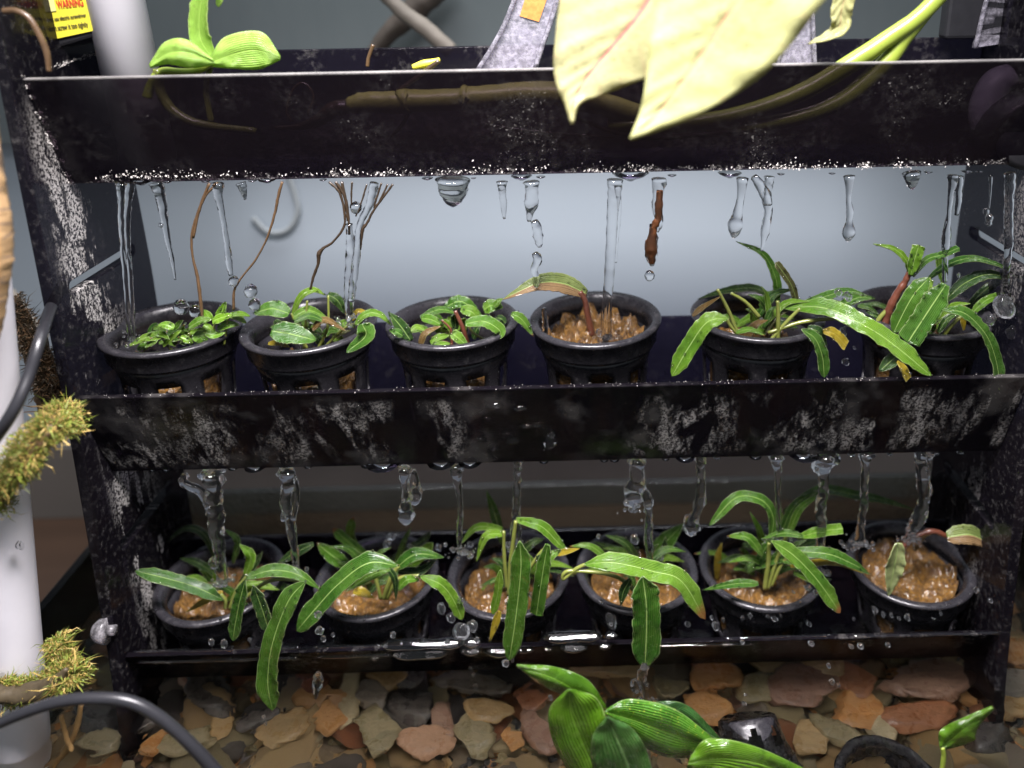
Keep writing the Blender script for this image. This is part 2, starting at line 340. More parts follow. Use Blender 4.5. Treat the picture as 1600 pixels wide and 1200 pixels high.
tank = thing('glass_tank', 'open glass aquarium tank holding the water, stones and black rack', 'aquarium', (0, 0, ZT))
TX, TY0, TY1, TR = .252, -.20, .095, -.2555
for nm, a, c_ in (('back_pane', (-TX, TY1, ZT+.007), (TX, TY1+.005, TR)), ('front_pane', (-TX, TY0-.005, ZT+.007), (TX, TY0, TR)),
                  ('side_pane', (-TX-.005, TY0-.005, ZT+.007), (-TX-.0002, TY1+.005, TR)), ('side_pane', (TX+.0002, TY0-.005, ZT+.007), (TX+.005, TY1+.005, TR)),
                  ('bottom_pane', (-TX-.005, TY0-.005, ZT+.001), (TX+.005, TY1+.005, ZT+.0065))):
    b = MB(); b.box(a, c_); bevel(obj(nm, b.mesh(), M['glasspane'], tank, None, False), .0006)
sandm = plain('brown_gravel_bed', (.17, .12, .07), .6, .8, 200, 1.)
plane('gravel_bed', -TX+.001, TX-.001, TY0+.001, TY1-.001, ZT+.017, sandm)
m = MB(); rs = random.Random(5)
for _ in range(5200):
    x = rs.uniform(-.25, .25); y = rs.uniform(-.085, .06); r = rs.uniform(.0012, .0032); c_ = V((x, y, ZT+.0175+rs.uniform(0, .003)))
    vs = [c_+V((rs.uniform(.6, 1.2)*r*math.cos(q), rs.uniform(.6, 1.2)*r*math.sin(q), rs.uniform(-.3, .2)*r)) for q in (0, 1.26, 2.5, 3.8, 5)]+[c_+V((rs.uniform(-.3, .3)*r, rs.uniform(-.3, .3)*r, r*.6))]
    m.add(vs, [(k_, (k_+1) % 5, 5) for k_ in range(5)], None, rs.choice((0, 0, 1, 2, 3)))
tag(obj('gravel', m.mesh(), [ST['tan'], ST['olive'], ST['slate'], ST['orange']], None, 'stuff', False), 'fine mixed gravel filling the gaps between the stones', 'gravel')
ZWA = -.2855
b = MB(); nx, ny = 120, 70; vs = []; fs = []
for j in range(ny+1):
    for i in range(nx+1):
        x = -TX+.0006+(2*TX-.0012)*i/nx; y = TY0+.0006+(TY1-TY0-.0012)*j/ny
        vs.append((x, y, ZWA+.0007*noise.noise(V((x*55, y*70, 0)))+.00035*noise.noise(V((x*150, y*170, 4)))))
for j in range(ny):
    for i in range(nx): fs.append((j*(nx+1)+i, j*(nx+1)+i+1, (j+1)*(nx+1)+i+1, (j+1)*(nx+1)+i))
b.add(vs, fs); obj('water', b.mesh(), M['wsurf'], None, 'structure')

# ---------------------------------------------------------------- the black drip rack
rack = thing('plant_rack', 'black smoked acrylic three tier drip rack standing in the tank', 'rack', (0, .03, -.325))
TH2 = .005
def side(xin, sgn, name='side_panel'):
    """leaning side sheet with two long slots cut through"""
    out = [(-.004, .034), (-.012, -.13), (-.0225, -.256), (-.031, -.325), (-.004, -.325), (.0, -.306), (.034, -.306), (.040, -.325), (.052, -.325), (.064, -.10), (.0645, .034)]
    def slot(y0, y1, z, h=.0026):
        L = []
        for s_, yc in ((1, y1), (-1, y0)):
            for q in range(7):
                t = -math.pi/2+math.pi*q/6; L.append((yc+s_*math.cos(t)*h, z+s_*math.sin(t)*h))
        return L
    loops = [out, slot(.003, .050, -.0865), slot(-.002, .043, -.2115)]
    bm = bmesh.new(); ed = []
    for L in loops:
        vv = [bm.verts.new((xin, y, z)) for y, z in L]
        ed += [bm.edges.new((vv[i], vv[(i+1) % len(vv)])) for i in range(len(vv))]
    bmesh.ops.triangle_fill(bm, use_beauty=True, edges=ed)
    r = bmesh.ops.extrude_face_region(bm, geom=bm.faces[:])
    bmesh.ops.translate(bm, verts=[v for v in r['geom'] if isinstance(v, bmesh.types.BMVert)], vec=(sgn*TH2, 0, 0))
    bmesh.ops.recalc_face_normals(bm, faces=bm.faces)
    me = bpy.data.meshes.new(name); bm.to_mesh(me); bm.free()
    return bevel(obj(name, me, M['ac_side'], rack, None, False), .0005)
side(-.2003, -1); side(.2003, 1)
def trough(yr, zr, h, b_, yb, mat, zback):
    t = .003; X = .2
    # front sheet leaning back towards its foot
    m = MB(); m.hexa([(-X, yr+b_, zr-h), (X, yr+b_, zr-h), (X, yr+b_+t, zr-h), (-X, yr+b_+t, zr-h), (-X, yr, zr), (X, yr, zr), (X, yr+t, zr), (-X, yr+t, zr)])
    o = bevel(obj('trough_front', m.mesh(), mat, rack, None, False), .0006)
    m = MB(); m.box((-X, yr+b_+t+.0003, zr-h+.0002), (X, yb-.0003, zr-h+.0032)); obj('trough_floor', m.mesh(), M['ac'], rack, None, False)
    m = MB(); m.box((-X, yb, zr-h), (X, yb+t, zback)); bevel(obj('trough_back', m.mesh(), M['ac'], rack, None, False), .0006)
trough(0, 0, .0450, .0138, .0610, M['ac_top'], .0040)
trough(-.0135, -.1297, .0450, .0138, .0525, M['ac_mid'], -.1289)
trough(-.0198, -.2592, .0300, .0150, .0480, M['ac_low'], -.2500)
# limescale crystals along the drip edge and the left seam
m = MB(); rs = random.Random(3)
def crumb(p, s):
    vs = [p+V((rs.uniform(-1, 1), rs.uniform(-1, .2), rs.uniform(-1, 1)))*s for _ in range(4)]
    m.add(vs, [(0, 1, 2), (0, 2, 3), (0, 3, 1), (1, 3, 2)])
for cx_, n_, sp_ in [(185, 40, 22), (222, 70, 20), (262, 45, 22), (300, 22, 20), (345, 18, 25), (420, 16, 30), (520, 45, 20), (545, 40, 12), (612, 45, 16), (700, 25, 25), (745, 30, 15), (790, 28, 15), (850, 16, 12), (925, 30, 10), (955, 22, 14),
                     (994, 45, 11), (1010, 14, 10), (1128, 20, 15), (1180, 20, 14), (1212, 45, 8), (1238, 55, 10), (1278, 22, 6), (1300, 12, 5), (1354, 40, 8), (1325, 12, 15), (1405, 42, 6), (1445, 14, 12), (1530, 14, 25)]:
    for _ in range(int(n_*.9)):
        px = rs.gauss(cx_, sp_); py = 283-(px-110)*.0135 - abs(rs.gauss(0, 6)) - 3
        t = (py-100)/(180); crumb(on(px, py, 'Y', .0135*min(1, t)-.0003), rs.uniform(.00022, .0006))
for _ in range(420):
    t = rs.random(); px = 37+t*75+rs.gauss(0, 3); py = 118+t*170
    if noise.noise(V((t*9, 0, 2))) < -.05: continue
    crumb(on(px, py, 'X', -.1995), rs.uniform(.0002, .0006))
for _ in range(150):
    t = rs.random(); p = on(80+t*80, 106-t*26+rs.gauss(0, 2), 'X', -.199); crumb(p, rs.uniform(.0002, .0005))
for _ in range(420):
    crumb(V((rs.uniform(-.19, .19), 0, -.1297))+V((0, -.0135+rs.uniform(0, .003), rs.uniform(-.0003, .0004))), rs.uniform(.0001, .0003))
obj('limescale_crust', m.mesh(), M['scale'], rack, 'stuff', False)

# ---------------------------------------------------------------- net pots and sponges
POT_H = .055
def pot_meshes(H, rb):
    R = .0303; S = 64
    b1 = MB(); lathe(b1, [(R-.0042, .0), (R-.0034, .0009), (R-.0008, .0012), (R, .0003), (R-.0003, -.0010), (R-.0019, -.0020), (R-.0022, -.0085), (R-.0030, -.0100),
                          (R-.0045, -.0100), (R-.0040, -.0085), (R-.0052, -.0060), (R-.0060, -.0025)], S, closed=True)
    r1 = R-.0036; zt = -.0098
    prof = [(r1, zt), (r1-.0012, zt-.004), (r1-.0026, zt-.0085)]
    for q in range(1, 5): prof.append((r1-.0026+(rb-(r1-.0026))*q/4, zt-.0085+(-H+.001-(zt-.0085))*q/4))
    prof += [(rb-.002, -H), (rb*.55, -H), (.001, -H)]
    b2 = MB(); lathe(b2, prof, S, skip=lambda i, k: (i in (2, 3) and k % 8 in (1, 2, 3, 4)) or (i == 4 and k % 8 in (2, 3)) or (i == 7 and k % 8 in (0, 1, 2, 3)))
    return merged(b1.mesh('rim')), merged(b2.mesh('cup'))
rimU, cupU = pot_meshes(POT_H, .0215); rimL, cupL = pot_meshes(.0375, .0215)
for me in (rimU, cupU, rimL, cupL): me.materials.append(M['pot']); me.polygons.foreach_set('use_smooth', [True]*len(me.polygons))
def sponge_mesh(r_top, r_bot, z_top, z_bot, seed, lump=.0022):
    b = MB(); S, N = 56, 16; vs = [(0, 0, z_top)]; fs = []
    prof = [(r_top*i/18, z_top) for i in range(1, 19)] + [(r_top+(r_bot-r_top)*i/7, z_top+(z_bot-z_top)*i/7) for i in range(1, 8)]
    for r, z in prof:
        for k_ in range(S):
            q = 2*math.pi*k_/S; x, y = r*math.cos(q), r*math.sin(q)
            f = lump*noise.noise(V((x*170+seed*3, y*170, z*170)))+lump*.7*noise.noise(V((x*480+seed, y*480, z*480)))
            top = z > z_bot+.6*(z_top-z_bot)
            vs.append((x*(1+f*9), y*(1+f*9), z+(f*2.6 if top else 0)))
    for k_ in range(S): fs.append((0, 1+k_, 1+(k_+1) % S))
    for i in range(len(prof)-1):
        for k_ in range(S): fs.append((1+i*S+k_, 1+(i+1)*S+k_, 1+(i+1)*S+(k_+1) % S, 1+i*S+(k_+1) % S))
    fs.append(tuple(1+(len(prof)-1)*S+k_ for k_ in range(S))); b.add(vs, fs); return b.mesh('sponge')
YU, ZU, YL, ZL = .0252, -.1162, .0151, -.2480
up_x = [(270, 512), (484, 508), (708, 507), (930, 505), (1182, 500), (1440, 494)]
lo_x = [(347, 920), (590, 905), (795, 895), (995, 888), (1188, 882), (1422, 878)]
up_lab = ['black net pot at the left end of the upper row holding tiny lime leaves', 'black net pot holding the broad leaved plant under the brown root tuft', 'black net pot holding a clump of short crinkled leaves, upper row',
          'black net pot with golden sponge and one stalk, upper row', 'black net pot beneath the long bright strap leaves, upper row', 'black net pot nearest the right side panel, upper row']
lo_lab = ['lower net pot nearest the left side panel', 'lower net pot under the long striped leaf arching left', 'lower net pot behind the two upright hanging strap leaves', 'lower net pot hidden behind the widest hanging leaf',
          'lower net pot with a fountain of arching leaves', 'lower net pot nearest the right side panel with one leaf stalk']
sp_lab = ['sponge inside the upper pot of tiny lime leaves', 'sponge inside the upper pot of broad leaves', 'sponge inside the upper pot of crinkled leaves', 'wet golden brown sponge under the falling stream in the upper row',
          'sponge under the strap leaves in the upper row', 'sponge inside the upper pot by the right side panel', 'wet brown sponge in the lower pot by the left panel', 'brown sponge with a yellow fallen leaf in the lower row',
          'reddish brown sponge behind the two hanging strap leaves', 'brown sponge behind the widest hanging leaf', 'brown sponge under the fountain of arching leaves', 'large wet brown sponge in the lower pot by the right panel']
POTS = []
for row, (Y, Z, xs, labs, rm, cp, H) in enumerate(((YU, ZU, up_x, up_lab, rimU, cupU, POT_H), (YL, ZL, lo_x, lo_lab, rimL, cupL, .0375))):
    for i, (px, py) in enumerate(xs):
        X = on(px, py, 'Y', Y).x; loc = V((X, Y, Z))
        t = thing('net_pot', labs[i], 'plant pot', loc, 'black net pots in the upper trough' if row == 0 else 'black net pots in the lower trough')
        t.rotation_euler = (random.uniform(-.02, .02), random.uniform(-.03, .03), random.uniform(0, 6))
        for me, nm in ((rm, 'rim'), (cp, 'cup')):
            o = bpy.data.objects.new(nm, me); sc.collection.objects.link(o); o.parent = t
            if nm == 'cup':
                s = o.modifiers.new('wall', 'SOLIDIFY'); s.thickness = .0011; s.offset = -1
        zt = [-.026, -.022, -.022, -.0075, -.016, -.018][i] if row == 0 else [-.010, -.010, -.009, -.010, -.010, -.005][i]
        rr = .0228+(zt+.0098)*.25 if zt < -.0098 else .0222
        s = obj('plant_sponge', sponge_mesh(min(rr, .0228), .0185, zt, -H+.0022, i+row*10, .0035 if (row, i) == (0, 3) else .0022), M['sponge']); s.location = loc
        tag(s, sp_lab[i+row*6], 'sponge', 'plant sponges in the net pots'); POTS.append(loc)

# ---------------------------------------------------------------- leaves
def prof_w(kind, v):
    if kind == 's':                            # strap: quick shoulder, long even blade, blunt tip
        return min(1, (v/.22)**.8 if v > 0 else 0, ((1-v)/.16)**.55 if v < 1 else 0)*.97+.03*(v < .9)
    if kind == 'b': return min(1, .35+v*2)*(min(1, ((1-v)/.03)**.5) if v < 1 else 0)       # blunt, cut end
    if kind == 'l': return max(.02, math.sin(math.pi*min(1, v*.94+.06)**.8)**.85) if v < 1 else 0.01   # lance
    return max(.02, math.sin(math.pi*min(1, v*.97+.03)**.75)**.62) if v < 1 else .01      # oval
BEADS = {}
def leaf(parent, pts, wpx, mat, Y, kind='s', fold=.18, wave=.10, seed=None, up=(0, -.62, .78), name='leaf', roll=0., flip=False):
    rs = random.Random(seed if seed is not None else len(bpy.data.objects)); sd = rs.uniform(0, 50)
    q = spline([(p[0], p[1], p[2] if len(p) > 2 else 0) for p in pts], 34)
    P = [on(a, b_, 'Y', Y+d) for a, b_, d in q]; n = len(P); NW = 8; b = MB(); vs = []; fs = []; uv = []
    up = V(up).normalized(); prev = None; L34 = .085*sum(math.dist(x_[:2], y_[:2]) for x_, y_ in zip(q, q[1:]))
    for i, (t, _, _) in enumerate(frames(P)):
        v = i/(n-1); wd = up.cross(t)
        if wd.length < .15: wd = prev or t.orthogonal()
        wd.normalize()
        if prev and wd.dot(prev) < 0: wd = -wd
        prev = wd.copy(); nn = t.cross(wd).normalized()
        if nn.dot(up) < 0: nn = -nn
        if roll:
            rm = Matrix.Rotation(roll, 3, t); wd = rm @ wd; nn = rm @ nn
        hw = prof_w(kind, v)*wpx*((.41 if Y < .02 else .45) if wpx > 12 else .5)*pxm(P[i])
        for j in range(NW+1):
            s = j/NW*2-1; a = abs(s)
            ed = a**2*wave*(2.2*noise.noise(V((v*L34, sd, s*.8)))+1.1*noise.noise(V((v*L34*2.3, sd+5, s))))
            rag = 1+.14*a*noise.noise(V((v*22, sd+9, s)))
            lift = fold*a +.09*math.sin(a*9+sd)*(1-a)- .10*math.sin(a*math.pi)*.6 + ed + .05*noise.noise(V((v*6, s*1.5, sd)))
            vs.append(P[i]+wd*(s*hw*rag)+nn*(lift*hw)); uv.append((1-j/NW if flip else j/NW, v))
            if wpx > 13 and rs.random() < (.075 if j in (0, NW) else .022): BEADS.setdefault(parent.name, []).append((vs[-1]+nn*.0002, rs.choice((.9, 1.2, 1.6, 2.4))*pxm(P[i]), nn))
    for i in range(n-1):
        for j in range(NW): fs.append((i*(NW+1)+j, i*(NW+1)+j+1, (i+1)*(NW+1)+j+1, (i+1)*(NW+1)+j))
    b.add(vs, fs, uv); o = obj(name, b.mesh('leaf'), mat, parent)
    m = o.modifiers.new('blade', 'SOLIDIFY'); m.thickness = .00035; m.offset = 0
    return o
def leaf_lr(parent, mid, left, right, mat, Y, bulge=.004, name='leaf', wave=.0006, tilt=0., n=26):
    """broad leaf from its midrib and both edges"""
    A, B, C = spline(left, n), spline(mid, n), spline(right, n); NW = 12; b = MB(); vs = []; uv = []; fs = []; sd = random.uniform(0, 40)
    for i in range(n):
        v = i/(n-1)
        for j in range(NW+1):
            s = j/NW*2-1; a = abs(s); e = A[i] if s < 0 else C[i]
            px = B[i][0]+(e[0]-B[i][0])*a; py = B[i][1]+(e[1]-B[i][1])*a
            dy = (B[i][2] if len(B[i]) > 2 else 0) + bulge*(a*a-.4*math.sin(math.pi*a)) + wave*a*a*math.sin(v*24+sd+s*2) + tilt*v + .0012*noise.noise(V((v*3, s*1.5, sd))) + .00008*math.sin(v*40-a*9)
            vs.append(on(px, py, 'Y', Y+dy)); uv.append((j/NW, v))
    for i in range(n-1):
        for j in range(NW): fs.append((i*(NW+1)+j, i*(NW+1)+j+1, (i+1)*(NW+1)+j+1, (i+1)*(NW+1)+j))
    b.add(vs, fs, uv); o = obj(name, b.mesh('leaf'), mat, parent)
    m = o.modifiers.new('blade', 'SOLIDIFY'); m.thickness = .0004; m.offset = 0
    return o
def stem(parent, pts, mat, Y, name='stem', seg=8, lump=.12):
    if name == 'root_strand': pts = [(p[0], p[1], p[2]*.78) for p in pts]
    b = MB(); sd = random.uniform(0, 99)
    pixtube(b, pts, Y, seg, wob=lambda i, q: 1+lump*noise.noise(V((i*.5, math.cos(q), sd))))
    return obj(name, b.mesh('stem'), mat, parent)

PLAB = ['tiny lime green leafed plant in the upper pot by the left panel', 'broad leaved green plant in the second upper pot', 'clump of short crinkled dark green leaves in the third upper pot',
        'single leaf with brown underside on a red stalk in the sponge pot', 'strap leaved plant with a bright leaf pointing down left in the upper row', 'tall stemmed strap leaved plant nearest the right panel, upper row',
        'strap leaved plant whose longest leaf hangs below the lip, lower left', 'plant with a long striped leaf arching down left, lower row', 'plant with two narrow leaves hanging straight down, lower row',
        'plant with the widest hanging leaf and a long leaf reaching right', 'fountain shaped plant of arching narrow leaves, lower row', 'brown stalk with a torn olive leaf in the lower right pot']
def plant(i): return thing('water_plant', PLAB[i], 'plant', POTS[i]+V((0, 0, -.012)), 'plants growing in the upper pots' if i < 6 else 'plants growing in the lower pots')
# upper row ------------------------------------------------------
p = plant(0)
for pts, wd in [([(252,527),(228,528),(200,541)],18),([(255,541),(268,528),(284,516)],13),([(272,513),(260,508),(247,508)],16),([(273,514),(279,507),(286,500)],11),([(282,527),(290,530),(302,536)],16),
                ([(296,520),(312,518),(330,512)],15),([(302,524),(314,528),(322,540)],24),([(295,512),(312,502),(331,499)],19),([(340,502),(346,490),(353,472)],23),([(332,503),(346,497),(364,492)],20),
                ([(340,514),(356,508),(373,507)],17),([(357,492),(370,494),(385,505)],15),([(362,493),(376,490),(391,494)],9),([(306,507),(309,500),(311,490)],11),([(320,520),(336,524),(352,520)],15),
                ([(290,520),(276,524),(262,530)],12),([(318,508),(326,512),(340,522)],13),([(330,500),(324,492),(318,484)],12),([(275,522),(285,519),(297,514)],12),([(246,531),(238,536),(226,543)],10)]:
    leaf(p, pts, wd, G['fresh'] if random.random() < .6 else G['bright'], YU-.012+random.uniform(-.004, .004), 'o', .15, .05)
for a, b_ in (((270, 535), (252, 527)), ((300, 535), (296, 520)), ((330, 530), (335, 505)), ((350, 525), (357, 492))): stem(p, [(a[0], a[1]+14, 2), (b_[0], b_[1], 1.6)], M['stemgreen'], YU-.010)
p = plant(1)
for pts, wd, g, kd, dy in [([(452,490),(425,482),(396,490)],34,'mid','o',-.012),([(424,517),(456,522),(494,532)],44,'mid','o',-.022),([(457,492),(470,464),(490,453),(508,461)],15,'bright','l',-.004),
        ([(512,460),(528,470),(538,490)],19,'dark','l',.006),([(457,497),(482,485),(512,497)],20,'bright','l',-.008),([(460,503),(485,494),(514,506)],12,'mid','l',-.012),([(488,516),(507,500),(542,518)],15,'brown','l',-.012),([(555,507),(572,491),(592,491),(613,509)],17,'bright','l',-.016),
        ([(550,500),(560,487),(577,489)],13,'yellow','l',-.008),([(566,506),(571,525),(541,551)],36,'mid','o',-.030),([(419,537),(436,536),(454,543)],10,'yellow','l',-.020),([(505,540),(495,528),(478,520)],16,'dark','l',-.006),([(520,512),(540,505),(556,512)],14,'tipped','l',-.004),([(430,500),(440,512),(458,520)],16,'dark','l',.0),([(520,535),(530,522),(548,516)],13,'darkbrown','l',.002)]:
    leaf(p, pts, wd, G[g], YU+dy, kd, .12, .10)
for s in ([(480,545,2.5),(462,505,2),(455,490,1.8)],[(505,545,2.5),(535,515,2),(560,503,1.8)],[(475,545,2.5),(479,485,2),(480,470,1.8)],[(497,545,2.5),(512,510,2.2),(513,462,1.6)]): stem(p, s, M['stemgreen'], YU-.008)
p = plant(2)
for pts, wd, g, kd, dy in [([(642,533),(626,510),(606,487)],25,'dark','l',-.018),([(629,525),(620,519),(608,516)],16,'mid','o',-.022),([(657,496),(688,484),(714,490)],15,'mid','l',-.004),([(659,497),(675,500),(692,509)],20,'bright','o',-.010),
        ([(695,481),(722,472),(757,499)],26,'mid','l',.002),([(720,483),(738,488),(750,503)],22,'tipped','l',-.004),([(727,506),(757,502),(782,519),(764,533)],26,'tipped','o',-.018),([(642,517),(652,511),(664,517)],10,'bright','o',-.018),
        ([(656,541),(665,521),(690,509)],12,'brown','l',-.022),([(673,537),(686,528),(702,524)],17,'bright','o',-.016),([(705,521),(716,528),(731,542)],22,'tipped','o',-.024),([(678,542),(690,538),(706,537)],10,'tipped','l',-.024),
        ([(756,485),(768,478),(786,480)],25,'bright','o',.006),([(772,480),(778,472),(786,466)],11,'bright','l',.004),([(799,490),(816,500),(834,526)],20,'tipped','l',-.016),([(692,500),(700,508),(706,522)],14,'bright','l',-.010),([(740,530),(745,515),(752,506)],12,'dark','l',-.010),([(790,505),(782,498),(772,497)],14,'dark','o',.0)]:
    leaf(p, pts, wd, G[g], YU+dy, kd, .14, .14)
stem(p, [(732,540,4),(722,510,3.6),(711,486,3)], M['stemred'], YU-.012); stem(p, [(706,540,2.4),(704,515,2),(690,500,1.7)], M['stemred'], YU-.014); stem(p, [(765,535,2.4),(740,520,2),(730,505,1.7)], M['stemgreen'], YU-.014)
p = plant(3)
leaf(p, [(917,459,0),(880,443,-.002),(840,443,-.006),(785,468,-.012)], 36, G['half'], YU-.002, 'l', .05, .05, up=(0, -.75, .65), flip=True)
stem(p, [(906,456,4.5),(914,470,4.6),(918,490,5),(925,524,6)], M['stemred'], YU-.003)
p = plant(4)
for pts, wd, g, kd, dy in [([(1138,498),(1106,503),(1078,540),(1050,588)],34,'bright','s',-.034),([(1215,475),(1212,435),(1192,397),(1150,377)],17,'mid','l',.004),([(1246,478),(1236,445),(1212,410)],17,'darkbrown','b',-.006),
        ([(1204,462),(1175,450),(1130,455),(1090,467)],15,'dark','l',.018),([(1240,482),(1290,463),(1325,455),(1356,462)],19,'mid','l',-.008),([(1305,484),(1338,466),(1368,466)],19,'mid','l',.0),([(1222,481,.01),(1290,481,0),(1350,508,-.010),(1400,541,-.014),(1456,588,-.016)],40,'bright','s',-.020),
        ([(1252,514),(1274,530),(1285,558),(1288,590)],25,'mid','s',-.036),([(1262,512),(1280,520),(1292,545)],20,'dark','l',-.030),([(1286,518),(1304,522),(1322,541)],24,'yellow','b',-.030),([(1082,494),(1098,480),(1128,462)],9,'brown','l',-.020),([(1195,520),(1212,495),(1240,480)],10,'darkbrown','l',-.010),
        ([(1188,480),(1205,462),(1222,456)],18,'mid','o',.004),([(1165,530),(1180,508),(1200,500)],12,'brown','l',-.014),([(1150,520),(1172,515),(1196,525)],10,'tipped','l',-.02)]:
    leaf(p, pts, wd, G[g], YU+dy, kd, .16, .14)
for s in ([(1152,522,3.2),(1140,507,3),(1136,499,3)],[(1152,520,3.4),(1138,485,3),(1121,452,2.4)],[(1186,495,3.4),(1165,472,3),(1142,458,2.4)],[(1200,520,3),(1255,503,3.4),(1318,496,3)],[(1205,530,3.4),(1232,500,3),(1250,482,2.6)],[(1215,530,4),(1216,500,3.4),(1215,470,2.6)]): stem(p, s, M['stemgreen'], YU-.018)
p = plant(5)
stem(p, [(1376,540,7),(1384,500,7),(1398,465,6),(1414,440,5),(1424,418,5)], M['stemred'], YU-.012, lump=.3)
for pts, wd, g, kd, dy in [([(1423,432),(1416,408),(1396,389),(1364,381)],16,'bright','l',-.012),([(1423,430),(1429,405),(1436,383)],24,'bright','b',-.014),([(1426,432),(1448,406),(1472,398),(1499,387)],14,'mid','b',-.012),([(1474,446),(1468,420),(1466,400)],13,'bright','b',.004),
        ([(1452,433),(1424,466),(1396,520)],33,'mid','s',-.024),([(1478,444),(1454,480),(1418,535)],44,'mid','b',-.030),([(1450,436),(1478,415),(1515,404),(1560,414),(1604,442)],15,'mid','l',-.006),([(1476,470),(1510,441),(1552,429),(1606,449)],22,'dark','l',-.004),
        ([(1506,493),(1530,462),(1562,441),(1610,452)],15,'dark','l',.004),([(1512,497),(1540,470),(1570,460)],14,'tipped','b',-.004),([(1472,484),(1508,490),(1540,522),(1556,562),(1564,612)],28,'mid','s',-.036),([(1340,478),(1356,480),(1374,492)],13,'dark','l',-.01),
        ([(1445,474),(1449,455),(1452,437)],16,'lime','b',-.020),([(1506,516),(1504,495),(1502,474)],11,'yellow','b',-.008),([(1402,556),(1390,566),(1374,580)],26,'dark','o',-.034),([(1402,565),(1412,578),(1419,593)],17,'yellow','b',-.040),([(1466,520),(1480,498),(1500,488)],14,'dark','l',-.014),([(1380,500),(1360,492),(1335,495)],14,'dark','l',.0),([(1430,520),(1450,505),(1470,500)],18,'dark','l',-.016)]:
    leaf(p, pts, wd, G[g], YU+dy, kd, .15, .12)
for s in ([(1440,530,3),(1455,480,2.8),(1470,445,2.4)],[(1470,530,3),(1490,505,2.8),(1508,490,2.2)],[(1430,525,3),(1450,470,2.6),(1452,434,2.2)],[(1392,478,3.5),(1370,505,4),(1378,530,4)]): stem(p, s, M['stemgreen'], YU-.012)
# lower row ------------------------------------------------------
p = plant(6)
for pts, wd, g, kd, dy in [([(350,938),(310,919),(265,905),(211,892)],25,'mid','s',-.022),([(348,925),(322,938),(290,957)],12,'yellow','l',-.018),([(384,905),(373,950),(364,1001)],27,'mid','s',-.034),([(384,900),(392,870),(374,850)],21,'bright','l',-.008),
        ([(385,902),(428,891),(468,899),(502,922)],24,'mid','l',-.022),([(478,908),(452,938),(428,1000),(419,1060),(426,1110)],42,'mid','s',-.046),([(396,915),(409,950),(421,988)],25,'dark','s',-.034),([(345,890),(322,838),(290,826),(254,852)],13,'dark','l',.018),([(364,880),(371,845),(350,826)],11,'mid','l',.008),
        ([(375,910),(400,880),(410,862)],14,'dark','l',.002),([(340,900),(310,880),(280,872)],14,'dark','l',.012)]:
    leaf(p, pts, wd, G[g], YL+dy, kd, .2, .12)
for s in ([(360,950,4),(372,920,4),(386,902,3.4)],[(352,950,3),(352,938,3),(345,928,2.6)],[(365,950,3),(420,908,3),(478,908,2.6)]): stem(p, s, M['stemgreen'], YL-.02)
p = plant(7)
for pts, wd, g, kd, dy in [([(622,884),(576,880),(530,912),(490,955),(464,986)],40,'mid','s',-.034),([(610,888),(578,900),(538,926)],19,'bright','l',-.026),([(570,885),(548,840),(553,808)],17,'tipped','s',.014),([(580,876),(548,850),(520,826)],16,'tipped','s',.012),([(548,888),(515,865),(495,848)],26,'tipped','l',.004),([(490,850),(458,866),(430,884)],19,'dark','l',-.004),
        ([(618,888),(650,866),(694,871)],26,'mid','l',-.012),([(622,893),(655,893),(684,872)],19,'dark','l',-.010),([(618,880),(632,845),(642,824)],9,'mid','l',.010),([(655,900),(690,914),(710,940),(722,968)],23,'bright','s',-.030),([(622,920),(636,906),(654,906)],17,'bright','o',-.022),
        ([(552,924),(566,925),(584,934)],16,'yellow','o',-.020),([(604,885),(617,905),(619,940)],13,'dark','l',-.022),([(600,880),(660,845),(672,830)],14,'dark','l',.016),([(635,890),(668,858),(676,848)],20,'bright','l',.006)]:
    leaf(p, pts, wd, G[g], YL+dy, kd, .2, .12)
for s in ([(600,935,4),(610,905,4),(622,884,3.4)],[(605,935,3),(622,905,3),(655,899,2.6)],[(595,935,3),(585,900,3),(570,880,2.6)]): stem(p, s, M['stemgreen'], YL-.016)
p = plant(8)
for pts, wd, g, kd, dy in [([(812,845),(814,890),(806,965),(796,1032)],38,'mid','s',-.044),([(856,850),(848,895),(838,962)],27,'mid','b',-.040),([(806,812),(845,822),(872,848),(888,864)],21,'bright','l',-.020),([(868,866),(884,862),(906,857)],10,'yellow','l',-.022),([(852,880),(862,868),(876,860)],17,'bright','o',-.030),
        ([(790,834),(760,838),(744,878)],17,'bright','l',-.010),([(785,826),(745,824),(720,850)],12,'bright','l',.0),([(786,850),(772,800),(760,766)],17,'mid','l',.014),([(782,890),(778,925),(770,960)],16,'bright','s',-.036),([(781,955),(774,975),(765,1003)],15,'yellow','l',-.040),([(800,900),(785,880),(768,872)],14,'dark','l',-.012),([(840,868),(848,890),(842,930)],17,'dark','l',-.030),([(800,880),(830,850),(850,842)],16,'dark','l',.004),([(812,870),(816,900),(822,930)],20,'bright','s',-.036)]:
    leaf(p, pts, wd, G[g], YL+dy, kd, .2, .10)
for s in ([(795,930,4),(798,880,4),(802,845,3.4),(806,814,3)],[(800,920,3),(815,880,3),(812,847,2.6)],[(792,920,3),(788,870,3),(787,830,2.4)],[(805,920,3),(840,870,3),(856,852,2.6)]): stem(p, s, M['stemgreen'], YL-.024)
p = plant(9)
